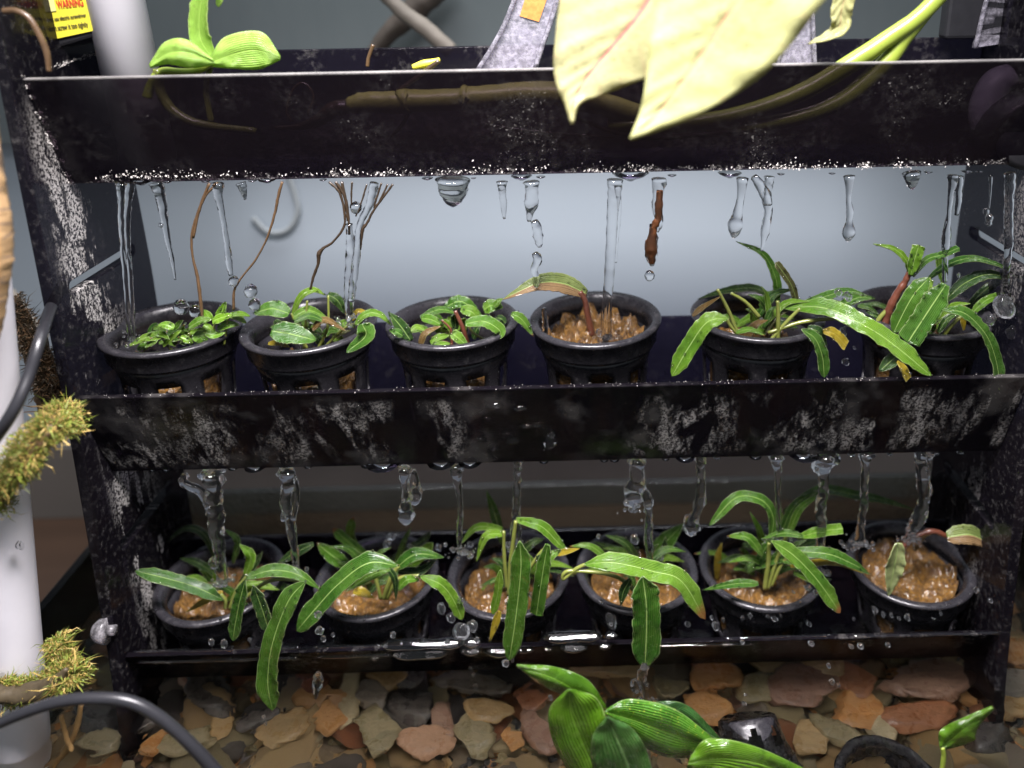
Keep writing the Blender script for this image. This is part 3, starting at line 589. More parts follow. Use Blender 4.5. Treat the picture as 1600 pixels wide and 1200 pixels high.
for pts, wd, g, kd, dy in [([(912,882),(960,879),(1022,893),(1065,908),(1102,968)],37,'tipped','s',-.036),([(1004,900),(1010,955),(1008,1042)],54,'mid','s',-.046),([(1000,885),(978,850),(946,836)],16,'dark','l',.0),([(1018,870),(1042,845),(1068,818)],30,'mid','l',.010),([(985,905),(974,925),(970,946)],18,'dark','l',-.036),
        ([(1000,885),(965,862),(925,845)],16,'dark','l',.016),([(1015,885),(1035,862),(1040,838)],15,'dark','l',.004)]:
    leaf(p, pts, wd, G[g], YL+dy, kd, .2, .12)
for s in ([(1000,930,4),(960,900,3),(890,892,3),(880,905,3),(900,889,3),(914,882,3)],[(1000,930,4),(1002,900,4),(1004,890,3)]): stem(p, s, M['stemgreen'], YL-.03)
p = plant(10)
for pts, wd, g, kd, dy in [([(1202,850),(1208,810),(1190,782),(1150,778),(1108,822)],21,'mid','s',-.012),([(1190,880),(1188,835),(1172,800)],12,'bright','l',.0),([(1192,868),(1168,840),(1135,838)],18,'tipped','l',-.014),([(1218,840),(1240,792),(1278,765)],17,'mid','l',.0),([(1230,840),(1250,795),(1284,772)],14,'tipped','l',-.004),
        ([(1225,800),(1280,766),(1340,774),(1385,783),(1428,796)],17,'mid','l',.014),([(1245,840),(1285,830),(1317,826)],20,'bright','b',-.014),([(1205,845),(1240,868),(1278,908),(1313,958)],31,'tipped','s',-.036),([(1230,862),(1290,865),(1330,880),(1360,898)],24,'mid','l',-.024),([(1235,885),(1300,878),(1352,896)],13,'yellow','l',-.020),
        ([(1255,838),(1225,833),(1190,842)],14,'mid','l',-.016),([(1120,905),(1122,870),(1128,848)],13,'yellow','l',.004),([(1185,912),(1150,912),(1098,922)],16,'mid','l',-.026),([(1200,870),(1180,850),(1160,850)],16,'dark','l',.008),([(1225,875),(1260,850),(1290,845)],16,'dark','l',.008),([(1210,880),(1225,840),(1222,800)],12,'bright','l',.004),([(1240,895),(1270,905),(1300,905)],14,'bright','l',-.02)]:
    leaf(p, pts, wd, G[g], YL+dy, kd, .22, .14)
for s in ([(1195,920,4),(1200,880,4),(1202,848,3)],[(1200,920,3),(1215,870,3),(1230,835,2.6)],[(1205,915,3),(1222,880,3),(1240,862,2.6)]): stem(p, s, M['stemgreen'], YL-.012)
p = plant(11)
leaf(p, [(1480,839),(1518,836),(1560,858)], 36, G['half'], YL-.012, 'o', -.1, .10, roll=.2)
leaf(p, [(1404,848),(1396,890),(1388,932)], 34, G['pale'], YL-.022, 'l', .3, .2)
leaf(p, [(1428,860),(1440,838),(1462,830)], 14, G['brown'], YL-.004, 'l', .3, .2)
stem(p, [(1400,885,5),(1412,855,4.5),(1432,838,4),(1458,830,4.5),(1484,840,3.4)], M['stemred'], YL-.008, lump=.35)

rs = random.Random(77); byname = [o for o in sc.objects if o.name.startswith('water_plant')]
for i, (px, py) in enumerate(up_x[:3]+up_x[4:]+lo_x[:5]):
    p = byname[[0, 1, 2, 4, 5, 6, 7, 8, 9, 10][i]]; low = i > 4; Y = YL if low else YU; n_ = (14, 13, 16, 13, 15, 15, 15, 14, 14, 18)[i]
    for _ in range(n_):
        an = rs.uniform(0, 6.28); L = rs.uniform(24, 78) if not i < 3 else rs.uniform(14, 30); bx = px+rs.gauss(0, 20); by = py+rs.gauss(14, 7)
        tx = bx+math.cos(an)*L*1.25; ty = by-abs(math.sin(an))*L*1.1+(12 if i > 2 else 8)
        if i < 3: tx = min(max(tx, px-85), px+85)
        dy = rs.uniform(-.012, .014)
        leaf(p, [(bx, by, dy), ((bx+tx)/2, (by+ty)/2-L*.22, dy), (tx, ty, dy-.004)], rs.uniform(9, 18) if low or i > 2 else rs.uniform(9, 17), G[rs.choice(('mid', 'mid', 'dark', 'bright', 'tipped'))], Y, 'l', .2, .14)

for nm_, L_ in BEADS.items():
    b = MB()
    for p_, r, nn in L_:
        lathe(b, [(r*math.cos(q), r*.7*math.sin(q)) for q in (-1.5, -.8, -.2, .3, .8, 1.2, 1.55)], 8, p_)
    obj('wet_beads', b.mesh(), M['water'], bpy.data.objects[nm_], 'stuff')
BEADS.clear()
# ---------------------------------------------------------------- plants in the top trough
p = thing('trough_plant', 'fresh green glossy plant of three leaves beside the white pipe, top trough', 'plant', on(300, 150, 'Y', .022))
leaf(p, [(335,96),(314,60),(314,10),(328,-50)], 40, G['lime'], .016, 'b', .25, .03)
leaf_lr(p, [(330,98),(365,84),(400,78),(438,90)], [(328,92),(352,58),(408,50),(438,88)], [(332,104),(365,107),(405,108),(438,93)], G['lime'], .010, .0012)
leaf_lr(p, [(335,96),(295,82),(262,84),(234,104)], [(340,100),(300,106),(262,100),(235,106)], [(330,90),(292,62),(258,66),(233,101)], G['lime'], .008, .0015)
leaf(p, [(340,10),(346,-10),(338,-30)], 18, G['lime'], .02, 'o')
stem(p, [(335,97,6),(300,112,6),(252,112,6),(236,132,7),(230,152,8)], M['stembright'], .0155)
stem(p, [(247,108,8),(250,140,8),(270,172,8),(312,194,7),(400,205,5)], M['stemgreen'], .0160)
stem(p, [(330,98,5),(322,140,5),(330,190,5)], M['stemgreen'], .018)
p = thing('trough_plant', 'large cream yellow leaved vine hanging over the top trough', 'plant', on(1000, 160, 'Y', .022))
leaf_lr(p, [(1045,-50),(1000,20),(960,68),(925,110),(905,140),(895,165),(894,194)], [(885,-50),(874,5),(868,60),(865,105),(871,137),(883,165),(892,194)], [(1130,-30),(1090,60),(1045,112),(995,128),(950,145),(908,162),(896,194)], G['cream'], -.028, .0012, tilt=-.008)
leaf_lr(p, [(1195,-65),(1145,10),(1092,90),(1052,145),(1018,188),(985,217)], [(1032,-65),(1022,0),(1014,62),(1009,125),(1000,175),(984,216)], [(1360,-60),(1290,0),(1240,65),(1182,125),(1090,180),(987,218)], G['cream2'], -.046, .0012, tilt=-.010)
leaf(p, [(1335,-40),(1316,10),(1308,48),(1262,69)], 40, G['cream2'], -.005, 'l', .2, .15)
stem(p, [(1500,-40,13),(1440,22,13),(1385,62,14),(1325,102,15),(1250,145,14),(1150,180,13),(1040,196,13),(950,196,12)], M['stembright'], .0165, 'petiole', 12, .05)
stem(p, [(1485,-30,12),(1445,20,12),(1412,60,13),(1380,102,14),(1310,160,13),(1220,190,12),(1100,205,12)], M['stembright'], .0185, 'petiole', 12, .05)
stem(p, [(545,164,13,0),(575,160,17,0),(625,160,18,0),(634,158,21,0),(645,158,18,0),(720,155,17,0),(727,153,20,0),(738,153,18,0),(820,146,18,0),(880,148,19,0),(930,160,19,0),(1000,180,16,.004)], M['rhizome'], .0145, 'rhizome', 14, .1)
for s in ([(548,166,12),(520,172,13),(498,188,10),(470,198,6),(430,200,3)],[(455,190,2),(448,172,2),(458,140,2),(475,130,2),(490,150,2),(480,180,2)],[(595,160,2.4),(625,140,3),(660,115,4),(686,95,4)],[(640,175,3),(625,200,3),(610,215,2)],[(760,200,2.5),(790,178,2.5),(850,165,2)],[(900,185,3),(1000,215,4),(1150,205,4)],[(760,195,2),(830,205,2.5),(960,215,2)]): stem(p, s, M['root'], .014, 'root')
b = MB(); pixtube(b, [(574,104,3),(576,90,3),(583,70,3)], .03); tag(obj('broken_root', b.mesh(), M['rootpale']), 'thin orange root sticking up behind the rim of the top trough', 'root')
b = MB(); pixtube(b, [(645,105,4),(662,100,6),(676,97,5),(687,93,3)], .02); tag(obj('leaf_scrap', b.mesh(), M['yellow']), 'small yellow leaf scrap lying over the top trough rim', 'leaf')
b = MB(); pixtube(b, [(5,17,5),(25,17,5),(45,28,5),(62,55,5),(73,82,5),(77,112,4)], -.004); tag(obj('aerial_root', b.mesh(), M['rootpale']), 'yellow brown aerial root curling over the rack corner below the label', 'root')
# upright white pipe in the top trough
b = MB(); A = on(222, 190, 'Y', .036); tube(b, [V((A.x, A.y, -.041)), V((A.x-.0035, A.y, .09)), V((A.x-.005, A.y, .16))], [.0112]*3, 32); tag(obj('upright_pipe', b.mesh(), M['pvc']), 'white plastic pipe rising from the top trough beside the green plant', 'pipe')
# black housing with the yellow warning label
hs = thing('lamp_housing', 'black plastic housing with a yellow warning label above the left rack corner', 'lamp', on(110, 60, 'Y', .03))
c4 = [on(*q, 'Y', .028) for q in ((72, 80), (154, 56), (118, -70), (38, -48))]
b = MB(); dz = V((0, .03, 0)); b.hexa([c4[0], c4[1], c4[1]+dz, c4[0]+dz, c4[3], c4[2], c4[2]+dz, c4[3]+dz]); bevel(obj('housing', b.mesh(), M['blackbox'], hs, None, False), .0012)
b = MB(); l4 = [on(*q, 'Y', .0272) for q in ((77, 63), (146, 48), (127, -22), (53, -4))]; dz = V((0, .0005, 0)); b.hexa([l4[0], l4[1], l4[1]+dz, l4[0]+dz, l4[3], l4[2], l4[2]+dz, l4[3]+dz]); lab = obj('warning_label', b.mesh(), M['yellow'], hs, None, False)
def text(s, px, py, qx, qy, hpx, mat, name, width=True):
    cu = bpy.data.curves.new(name, 'FONT'); cu.body = s; cu.size = 1; cu.extrude = .004
    if s == 'WARNING': cu.offset = .022
    o = bpy.data.objects.new(name, cu); sc.collection.objects.link(o); bpy.context.view_layer.update()
    me = bpy.data.meshes.new_from_object(o.evaluated_get(bpy.context.evaluated_depsgraph_get())); bpy.data.objects.remove(o)
    A, B = on(px, py, 'Y', .0269), on(qx, qy, 'Y', .0269); ex = (B-A).normalized(); L = (B-A).length
    xs = [v.co.x for v in me.vertices]; sx = L/(max(xs)-min(xs)); sy = hpx*pxm(A)/.72; ez = V((0, -1, 0)); ey = ez.cross(ex)
    for v in me.vertices: c_ = v.co.copy(); v.co = A+ex*((c_.x-min(xs))*sx)+ey*(c_.y*sy)+ez*(c_.z*.02)
    return obj(name, me, mat, lab, None, False)
text('WARNING', 90, 13, 131, 9, 12, M['red'], 'warning_word')
text("don't use electric screwdriver", 74, 34, 135, 26, 6, M['ink'], 'small_print'); text("don't screw it too tightly", 77, 49, 138, 41, 8, M['ink'], 'large_print')
b = MB(); b.hexa([on(*q, 'Y', Y_) for q, Y_ in (((71, 19), .0268), ((88, 17), .0268), ((88, 17), .0271), ((71, 19), .0271), ((65, -8), .0268), ((82, -11), .0268), ((82, -11), .0271), ((65, -8), .0271))]); obj('pale_square', b.mesh(), plain('pale_yellow_print', (.80, .76, .30), .4, .1), lab, None, False)
# clear plastic clips
def clip(label, L, R, Y, sticker=None):
    t = thing('plastic_clip', label, 'clip', on(*L[0], 'Y', Y), 'clear plastic clips over the top trough'); n = 12
    A = [on(*q, 'Y', Y) for q in spline(L, n)]; B = [on(*q, 'Y', Y) for q in spline(R, n)]; b = MB(); vs = []; d = V((0, .002, 0))
    for a, c_ in zip(A, B): vs += [a, c_, c_+d, a+d]
    fs = [(0, 1, 2, 3), (4*n-4, 4*n-1, 4*n-2, 4*n-3)]
    for i in range(n-1):
        for k_ in range(4): fs.append((4*i+k_, 4*i+4+k_, 4*i+4+(k_+1) % 4, 4*i+(k_+1) % 4))
    b.add(vs, fs); obj('strip', b.mesh(), M['clearplastic'], t, None, False)
    for E_ in (A, B):
        b = MB(); tube(b, [q+V((0, -.0012, 0)) for q in E_], [.0011]*n, 8); obj('rail', b.mesh(), M['clearplastic'], t)
    if sticker:
        q = [on(*s_, 'Y', Y-.0006) for s_ in sticker]; dz = V((0, .0004, 0)); b = MB(); b.hexa([q[0], q[1], q[1]+dz, q[0]+dz, q[3], q[2], q[2]+dz, q[3]+dz]); obj('copper_sticker', b.mesh(), M['orange'], t, None, False)
clip('clear plastic clip with an orange sticker left of the cream leaves', [(745,112),(768,76),(790,35),(815,-30)], [(836,108),(848,70),(862,30),(880,-30)], .045, [(812,25),(842,34),(856,-6),(824,-14)])
clip('clear plastic clip peeping out right of the cream leaves', [(1215,104),(1218,60),(1222,-20)], [(1272,102),(1270,60),(1266,-20)], .045)
clip('small clear plastic clip at the right end of the top trough', [(1522,75),(1534,20),(1548,-30)], [(1566,68),(1573,24),(1583,-30)], .05)
b = MB(); b.box((.176, .050, .004), (.215, .058, .075)); bevel(tag(obj('black_bracket', b.mesh(), M['blackbox'], None, None, False), 'black plate standing behind the clear clip at the right top corner', 'bracket'), .0015)
# pump parts seen through the smoked front at the right end
b = MB(); c_ = on(1602, 205, 'Y', .020); tube(b, [V((c_.x, .0125, c_.z)), V((c_.x, .014, c_.z)), V((c_.x, .034, c_.z)), V((c_.x, .036, c_.z))], [.0130, .0155, .0155, .013], 40); tag(obj('round_pump', b.mesh(), M['blackbox']), 'round black pump inside the right end of the top trough', 'pump')
b = MB(); pixtube(b, [(1580,118,20),(1558,130,24),(1544,155,25),(1536,180,22),(1532,204,14)], .034, 20); tag(obj('pipe_elbow', b.mesh(), plain('dull_grey_pipe', (.16, .155, .18), .5, .4, 120, .3)), 'pale bent pipe beside the round pump, behind the smoked front', 'pipe')

# ---------------------------------------------------------------- roots hanging from the top trough
YD = .0135; YD2 = .0002
rt1 = thing('hanging_root', 'single orange brown root hanging into the left upper pot', 'root', on(328, 288, 'Y', YD), 'roots hanging from the top trough')
for s in ([(327,286,3),(312,325,3),(300,365,2.6),(301,400,2.4),(308,430,3.2),(313,465,3.6),(316,498,3)],[(340,286,2.5),(322,305,2.4),(311,330,2.6),(302,372,2.4)]): stem(rt1, s, M['rootpale'], YD, 'root_strand', 7, .3)
rt2 = thing('hanging_root', 'thin curved root hanging between the first two upper pots', 'root', on(441, 286, 'Y', YD), 'roots hanging from the top trough')
stem(rt2, [(441,284,2.6),(434,310,3),(429,335,2.6),(418,370,2.2),(400,405,2),(375,437,2),(366,455,2.5),(365,485,2.5)], M['rootpale'], YD, 'root_strand', 7, .3)
rt3 = thing('root_tuft', 'tuft of dark brown branching roots hanging over the second upper pot', 'root', on(550, 286, 'Y', YD), 'roots hanging from the top trough')
for s in ([(514,284,2.4),(530,300,3),(538,330,2.6),(537,355,2.6),(520,378,2.4),(505,388,3),(498,398,4.5),(497,412,3),(490,432,2.8),(485,452,2)],[(524,284,3.4),(538,305,3.4),(544,335,2.6),(546,366,2)],[(534,284,3),(541,320,3),(543,345,2)],[(550,284,2),(549,310,1.8),(550,330,1.2)],[(573,288,1.8),(566,312,1.8),(556,338,1.6)],
          [(596,286,2),(590,305,2),(584,325,1.6)],[(614,288,2.4),(600,307,2.2),(583,330,2.4),(574,348,2.6),(566,360,4),(563,390,2)],[(606,288,2),(592,316,2),(586,322,2)]): stem(rt3, s, M['root'], YD, 'root_strand', 7, .35)

# ---------------------------------------------------------------- falling water
def wob(sd, am=.22): return lambda i, q: 1+am*noise.noise(V((i*.33+sd, math.cos(q+i*.22)*1.1, math.sin(q+i*.22)*1.1+sd)))+am*.5*noise.noise(V((i*.8+sd, math.cos(q-i*.3)*1.6, math.sin(q-i*.3)*1.6)))
GU, GL = 'streams and drips falling from the top trough', 'streams and drips falling from the middle trough'
def water(label, strands, Y, grp, name='water_stream', mat=None):
    land = not any(w_ in label for w_ in ('tapering', 'wavering', 'scrap', 'thread', 'twisted drip', 'dark thin', 'forked'))
    t = thing(name, label, 'water', on(strands[0][0][0], strands[0][0][1], 'Y', Y), grp)
    for pts in strands:
        b = MB(); n = max(16, int(sum(math.dist(a[:2], c_[:2]) for a, c_ in zip(pts, pts[1:]))/4)); sd = random.uniform(0, 90)
        pixtube(b, pts, Y, 16, n, wob(sd, .5 if Y < .005 else (.12 if 'smooth' in label or name == 'water_drip' else .27))); obj('strand', b.mesh(), mat or (M['whitened2'] if Y < .005 else M['water']), t)
    if name == 'water_stream' and land:
        b = MB(); x, y = strands[0][-1][:2]; rs = random.Random(int(x))
        for _ in range(26):
            c_ = on(x+rs.gauss(0, 15), y+rs.gauss(2, 7), 'Y', Y+rs.gauss(0, .004)); r = abs(rs.gauss(0, 1.6))*pxm(c_)+.0002
            lathe(b, [(r*math.cos(q), r*math.sin(q)) for q in (-1.55, -1, -.5, 0, .5, 1, 1.55)], 8, c_)
        for _ in range(5):
            c_ = on(x+rs.gauss(0, 7), y+rs.gauss(0, 3), 'Y', Y); r = rs.uniform(3, 6)*pxm(c_)
            tube(b, [c_+V((rs.gauss(0, .5)*r*u_, 0, r*(u_*2-1))) for u_ in (0, .25, .5, .75, 1)], [r*.1, r*.6, r*.8, r*.5, r*.1], 10, wob(rs.uniform(0, 9), .6))
        obj('splash', b.mesh(), M['whitened'], t, 'stuff')
    return t
def dp(x, y, r, k_=1.15, dy=0): return [(x, y-r*k_, r*.15, dy), (x, y-r*.75, r*.72, dy), (x, y, r, dy), (x, y+r*.7, r*.72, dy), (x, y+r*k_*.9, r*.15, dy)]
W = water
W('double stream pouring into the left upper pot', [[(190,286,9),(190,310,6),(191,360,5),(196,430,4),(200,490,4),(204,532,4)],[(204,286,7),(199,330,5),(200,390,4),(205,450,3.5),(208,530,3.5)]], YD, GU)
W('thin tapering drip right of the left double stream', [[(244,286,10),(250,305,8),(256,335,6),(262,375,4.5),(269,405,3),(274,437,1.5)],dp(252,352,4)], YD, GU)
W('thin wavering drip beside the single orange root', [[(340,286,9),(342,310,6),(350,350,4),(355,385,4.5),(358,410,5),(361,430,3)],dp(366,440,8),dp(392,455,10),dp(398,476,9),dp(283,480,11),dp(305,486,9)], YD, GU)
W('short pointed drip left of the root tuft', [[(376,286,8),(380,296,6),(383,312,2)]], YD, GU, 'water_drip')
W('stream running down the root tuft into the second upper pot', [[(545,350,5),(548,385,7),(546,420,7),(545,455,7),(547,498,6)],[(585,286,7),(578,318,6),(562,352,5),(558,390,6),(552,440,6),(549,470,5)],dp(556,325,9)], YD, GU)
W('fat round drop hanging under the middle of the top trough', [[(707,280,27),(707,292,24),(708,306,20),(708,316,13),(708,323,3)]], YD, GU, 'water_drip')
W('short drip between the fat drop and the dark twisted drip', [[(784,284,9),(785,300,6),(787,322,5),(788,342,2)]], YD, GU, 'water_drip')
W('broken twisted drip above the brown underside leaf', [[(830,284,13),(831,300,10),(830,318,11),(828,333,6),(827,346,3)],[(835,345,6),(840,362,8),(842,378,6),(843,386,3)],[(836,395,5),(840,405,7),(834,420,6),(838,432,5),(838,448,4)],[(850,482,4),(852,505,5),(850,530,6)]], YD, GU)
W('smooth stream pouring onto the golden sponge', [[(961,281,13),(960,300,11),(957,335,9),(955,380,8.5),(952,430,8),(948,480,8),(947,528,9)],[(965,290,5),(967,330,4),(963,380,3),(962,410,2)]], YD, GU)
t = W('drip with a brown root scrap in it', [[(1030,279,12),(1029,300,9),(1027,325,8),(1030,350,6),(1026,362,3)],[(1018,350,3),(1020,370,8),(1017,385,10),(1018,400,9),(1019,415,3)],dp(1015,431,8)], YD, GU)
b = MB(); pixtube(b, [(1030,296,3),(1028,340,6),(1020,362,6),(1017,388,8),(1019,412,3)], YD, 8, wob=wob(3, .5)); obj('root_scrap', b.mesh(), plain('rust_brown_scrap', (.16, .055, .018), .4, .6), t)
W('long drop ending in a bead left of the forked drip', [[(1160,278,9),(1157,310,6),(1152,335,8),(1149,352,12),(1147,366,7),(1146,372,2)]], YD, GU, 'water_drip')
W('forked drip above the fifth upper pot', [[(1178,276,6),(1188,290,8),(1198,312,8),(1200,335,6),(1196,358,7),(1193,375,4),(1190,392,2)],[(1202,276,8),(1200,296,6),(1199,320,5)]], YD, GU)
W('beaded drip hanging alone over pale wall', [[(1327,275,9),(1327,292,6),(1326,312,4),(1328,330,6),(1327,345,5),(1326,362,10),(1325,374,5),(1325,377,2)]], YD, GU, 'water_drip')
W('small round drop on the top trough edge', [[(1424,270,14),(1425,280,11),(1425,290,7),(1425,296,2)]], YD, GU, 'water_drip')
W('dark thin stream in front of the right panel edge', [[(1490,274,9),(1486,300,5),(1482,340,4),(1478,375,7),(1477,395,5),(1476,440,4)],[(1500,275,5),(1498,310,5),(1494,336,3)]], YD, GU)
W('thread of water ending in small beads over the right panel', [[(1548,275,3),(1547,310,1.2),(1545,326,1.2)],dp(1541,331,5),dp(1546,341,6),dp(1545,348,5)], YD, GU)
W('clear stream at the far right of the top trough', [[(1578,270,9),(1577,310,7),(1576,350,7),(1576,390,6),(1572,430,5),(1575,470,5)]], YD, GU)
W('thick twisted sheet of water falling into the left lower pot', [[(330,736,18),(333,752,15),(334,775,12),(336,800,14),(338,825,12),(342,850,9),(345,880,8),(348,912,8)],[(290,742,6),(286,752,6),(296,760,6),(310,764,7),(320,778,6),(326,792,5)],dp(335,880,8)], YD2, GL)
W('braided stream between the first two lower plants', [[(449,735,13),(450,750,11),(448,770,9),(446,790,8),(450,806,6),(456,830,7),(460,860,6),(462,888,5)],[(460,745,4),(464,770,4),(462,790,4),(458,812,4)],dp(444,808,6)], YD2, GL)
W('single drop on a neck between two trails', [[(633,730,11),(632,742,9),(634,760,6),(633,780,6),(634,795,11),(635,808,12),(634,817,5),(634,820,2)],[(646,735,4),(650,752,5),(650,772,9),(648,784,7),(646,788,2)]], YD2, GL, 'water_drip')
W('thin stream left of the third lower plant', [[(714,726,11),(713,740,8),(716,762,5),(720,800,4),(718,830,5),(718,862,4)]], YD2, GL)
W('faint pale trickle above the two hanging strap leaves', [[(809,722,7),(808,750,6),(807,785,6),(806,812,7),(806,850,9)]], YD2, GL)
W('drip with a bulb and long tail over the widest leaf', [[(995,717,14),(995,735,12),(997,752,11),(990,766,14),(988,782,13),(990,790,5)],[(1005,758,3),(1012,782,8),(1014,802,5),(1013,825,7),(1014,855,6),(1016,880,5)]], YD2, GL)
W('slanting drip left of the fountain shaped plant', [[(1095,714,8),(1094,728,7),(1096,745,6),(1095,775,8),(1088,800,8),(1081,820,12),(1080,832,8),(1080,837,2)]], YD2, GL, 'water_drip')
W('thin straight trickle into the fountain shaped plant', [[(1213,712,11),(1214,724,8),(1215,745,4.5),(1216,790,4),(1217,840,4)]], YD2, GL)
W('broad lipped stream right of the fountain shaped plant', [[(1286,709,26),(1285,724,17),(1287,742,8),(1286,770,8),(1282,795,8),(1284,820,7),(1281,850,6),(1280,880,5)]], YD2, GL)
W('smoky thin stream landing on the right lower sponge', [[(1354,707,12),(1352,722,7),(1351,750,6),(1350,785,6),(1346,815,6),(1342,850,7)]], YD2, GL)
W('wide glossy stream pouring into the right lower pot', [[(1445,706,14),(1442,722,11),(1443,750,11),(1444,780,10),(1436,806,10),(1427,826,9),(1420,842,7)],[(1452,710,5),(1450,730,4),(1450,760,3.5),(1448,785,3)]], YD2, GL)
W('trickle running off the widest hanging leaf into the tank', [[(1008,1040,6),(1004,1052,7),(1003,1064,8),(1008,1080,7),(1008,1098,4)],dp(994,1072,9),dp(1000,1096,6)], YL-.05, None)
W('pale drop falling below the lower lip on the left', [[(497,1050,2),(497,1058,7),(496,1072,7),(494,1088,3),(493,1092,1)]], -.03, None, 'water_drip')
# menisci beading along the drip edges
m = MB()
for Y, yl, yr, xs in ((YD, 287, 268, [222,262,322,395,418,505,668,740,815,845,985,1050,1140,1220,1300,1450,1510,1530]), (YD2, 738, 706, [240,262,365,400,482,575,600,690,735,850,944,960,1040,1070,1120,1180,1255,1330,1390,1460,1500])):
    for x in xs:
        y = yl+(yr-yl)*(x-110)/1490; p_ = on(x, y, 'Y', Y); r = random.choice((3, 4, 5, 8, 13))*random.uniform(.7, 1.2)*pxm(p_)
        tube(m, [p_+V((0, 0, r*z_)) for z_ in (.4, .15, -.15, -.4, -.5)], [r*1.9, r*1.6, r*.9, r*.4, r*.05], 12)
rs = random.Random(31)
for i, L_ in enumerate(POTS):
    for _ in range(26 if i < 6 else 60):
        q = rs.uniform(3.5, 5.95); z_ = rs.choice((.0012, -.004, -.012, -.02, -.026)); rr = .0303-.0008 if z_ > 0 else .0303+.0001 if z_ > -.002 else .0283 if z_ > -.009 else .0272+z_*.13
        c_ = L_+V((rr*math.cos(q), rr*math.sin(q), z_+rs.uniform(-.001, .001))); r = rs.choice((.8, 1.2, 1.6, 2.6 if i > 5 else 1.))*pxm(c_)
        lathe(m, [(r*math.cos(a_), r*rs.uniform(.8, 1.3)*math.sin(a_)) for a_ in (-1.5, -.8, -.2, .3, .8, 1.2, 1.55)], 8, c_)
obj('water_beads', m.mesh(), M['water'], None, 'stuff').update_tag()
tag(bpy.data.objects['water_beads'], 'small water beads clinging to the pots and along the undersides of both troughs', 'water')
# wet film and beads on the lower lip and the middle front
m = MB(); rs = random.Random(11)
def lipbead(x0, x1, y0, y1, r, Y):
    n = max(5, int(abs(x1-x0)/9)); sd = rs.uniform(0, 50); w_ = V((0, -.87, -.49)); nn = V((0, -.49, .87)); vs = []; fs = []; K = 12
    for i in range(n):
        f = i/(n-1); p_ = on(x0+(x1-x0)*f, y0+(y1-y0)*f+1.2*noise.noise(V((i*.3, sd, 0))), 'Y', Y); e = min(1, 4*min(f, 1-f)*abs(x1-x0)/(r*8)+.05)**.5
        h = r*pxm(p_)*e*(1+.3*noise.noise(V((i*.35, sd, 3)))); tw = Matrix.Rotation(.05*noise.noise(V((i*.2, sd, 9))), 3, 'X')
        for k_ in range(K):
            q = 2*math.pi*k_/K; vs.append(p_+tw @ (w_*(math.cos(q)*h)+nn*(math.sin(q)*h*.14)))
    for i in range(n-1):
        for k_ in range(K): fs.append((i*K+k_, i*K+(k_+1) % K, (i+1)*K+(k_+1) % K, (i+1)*K+k_))
    fs += [tuple(range(K))[::-1], tuple((n-1)*K+k_ for k_ in range(K))]; m.add(vs, fs)
ly = lambda x: 1018-(x-205)*.0249
for x0, x1, o_, r in ((208,470,0,2.2),(490,600,0,2.2),(596,725,0,8),(722,752,-1,8),(850,940,-6,8),(945,965,-6,6),(1330,1575,4,2.4),(1130,1300,2,1.8),(215,470,17,2.2),(495,615,16,2.2),(612,700,15,8),(720,752,12,8),(758,800,15,8),(805,835,13,6),(850,862,12,5),(876,918,11,8),(935,955,10,7),(580,592,19,6),(1000,1180,12,1.8)):
    lipbead(x0, x1, ly(x0)+o_, ly(x1)+o_, r, -.0212 if o_ < 8 else -.0205)
tag(obj('lip_water', m.mesh(), M['water'], None, 'stuff'), 'water beads and film lying along the lower lip', 'water')
m = MB()
for x, y, rx, ry in ((775,632,14,5),(812,636,10,6),(762,652,9,4),(822,664,14,5),(803,688,12,7),(858,690,11,14),(862,678,6,8),(790,676,8,3),(840,662,5,6),(560,633,6,4),(752,684,8,4),(648,684,4,2),(690,690,5,4),(395,660,6,4),(772,700,12,3)):
    t_ = (y-605)/115; p_ = on(x, y, 'Y', -.0137+.0138*t_); s_ = pxm(p_); sd = rs.uniform(0, 9); vs = []; fs = []; N, K = 14, 5
    for i in range(K):
        a = i/(K-1)*math.pi/2
        for k_ in range(N):
            q = 2*math.pi*k_/N; f = 1+.35*noise.noise(V((math.cos(q), math.sin(q), sd)))
            vs.append(p_+V((math.cos(q)*math.cos(a)*rx*f*s_, -math.sin(a)*.0018-.00005, math.sin(q)*math.cos(a)*ry*f*s_)))
    for i in range(K-1):
        for k_ in range(N): fs.append((i*N+k_, i*N+(k_+1) % N, (i+1)*N+(k_+1) % N, (i+1)*N+k_))
    fs.append(tuple(range(N))[::-1]); m.add(vs, fs)
tag(obj('splash_film', m.mesh(), M['water'], None, 'stuff'), 'wet splashes clinging to the middle trough front', 'water')
# flying splash drops, each one its own
ico = bpy.data.meshes.new('splash'); bm = bmesh.new(); bmesh.ops.create_icosphere(bm, subdivisions=3, radius=1); bm.to_mesh(ico); bm.free(); ico.materials.append(M['whitened']); ico.polygons.foreach_set('use_smooth', [True]*len(ico.polygons))
icos = []
for q_ in range(5):
    me = ico.copy(); icos.append(me)
    for v in me.vertices: v.co *= 1+.45*noise.noise(v.co*1.1+V((q_*7, 0, 0)))
def splash(px, py, r, Y, label, grp):
    r *= random.uniform(.55, .95)
    o = bpy.data.objects.new('water_drop', random.choice(icos)); sc.collection.objects.link(o); o.location = on(px, py, 'Y', Y); s = r*pxm(o.location); o.scale = (s, s, s*random.uniform(.8, 1.7)); tag(o, label, 'water drop', grp)
for x, y, r in ((1570,478,20),(1548,500,9),(1310,458,9),(1325,463,8),(935,870-350,7),(1498,430,3),(1318,518,6),(1335,543,4),(1322,565,8),(1580,520,12)):
    splash(x, y, r, YU-.02, 'clear splash drop flying above the upper pots', 'splash drops around the upper pots')
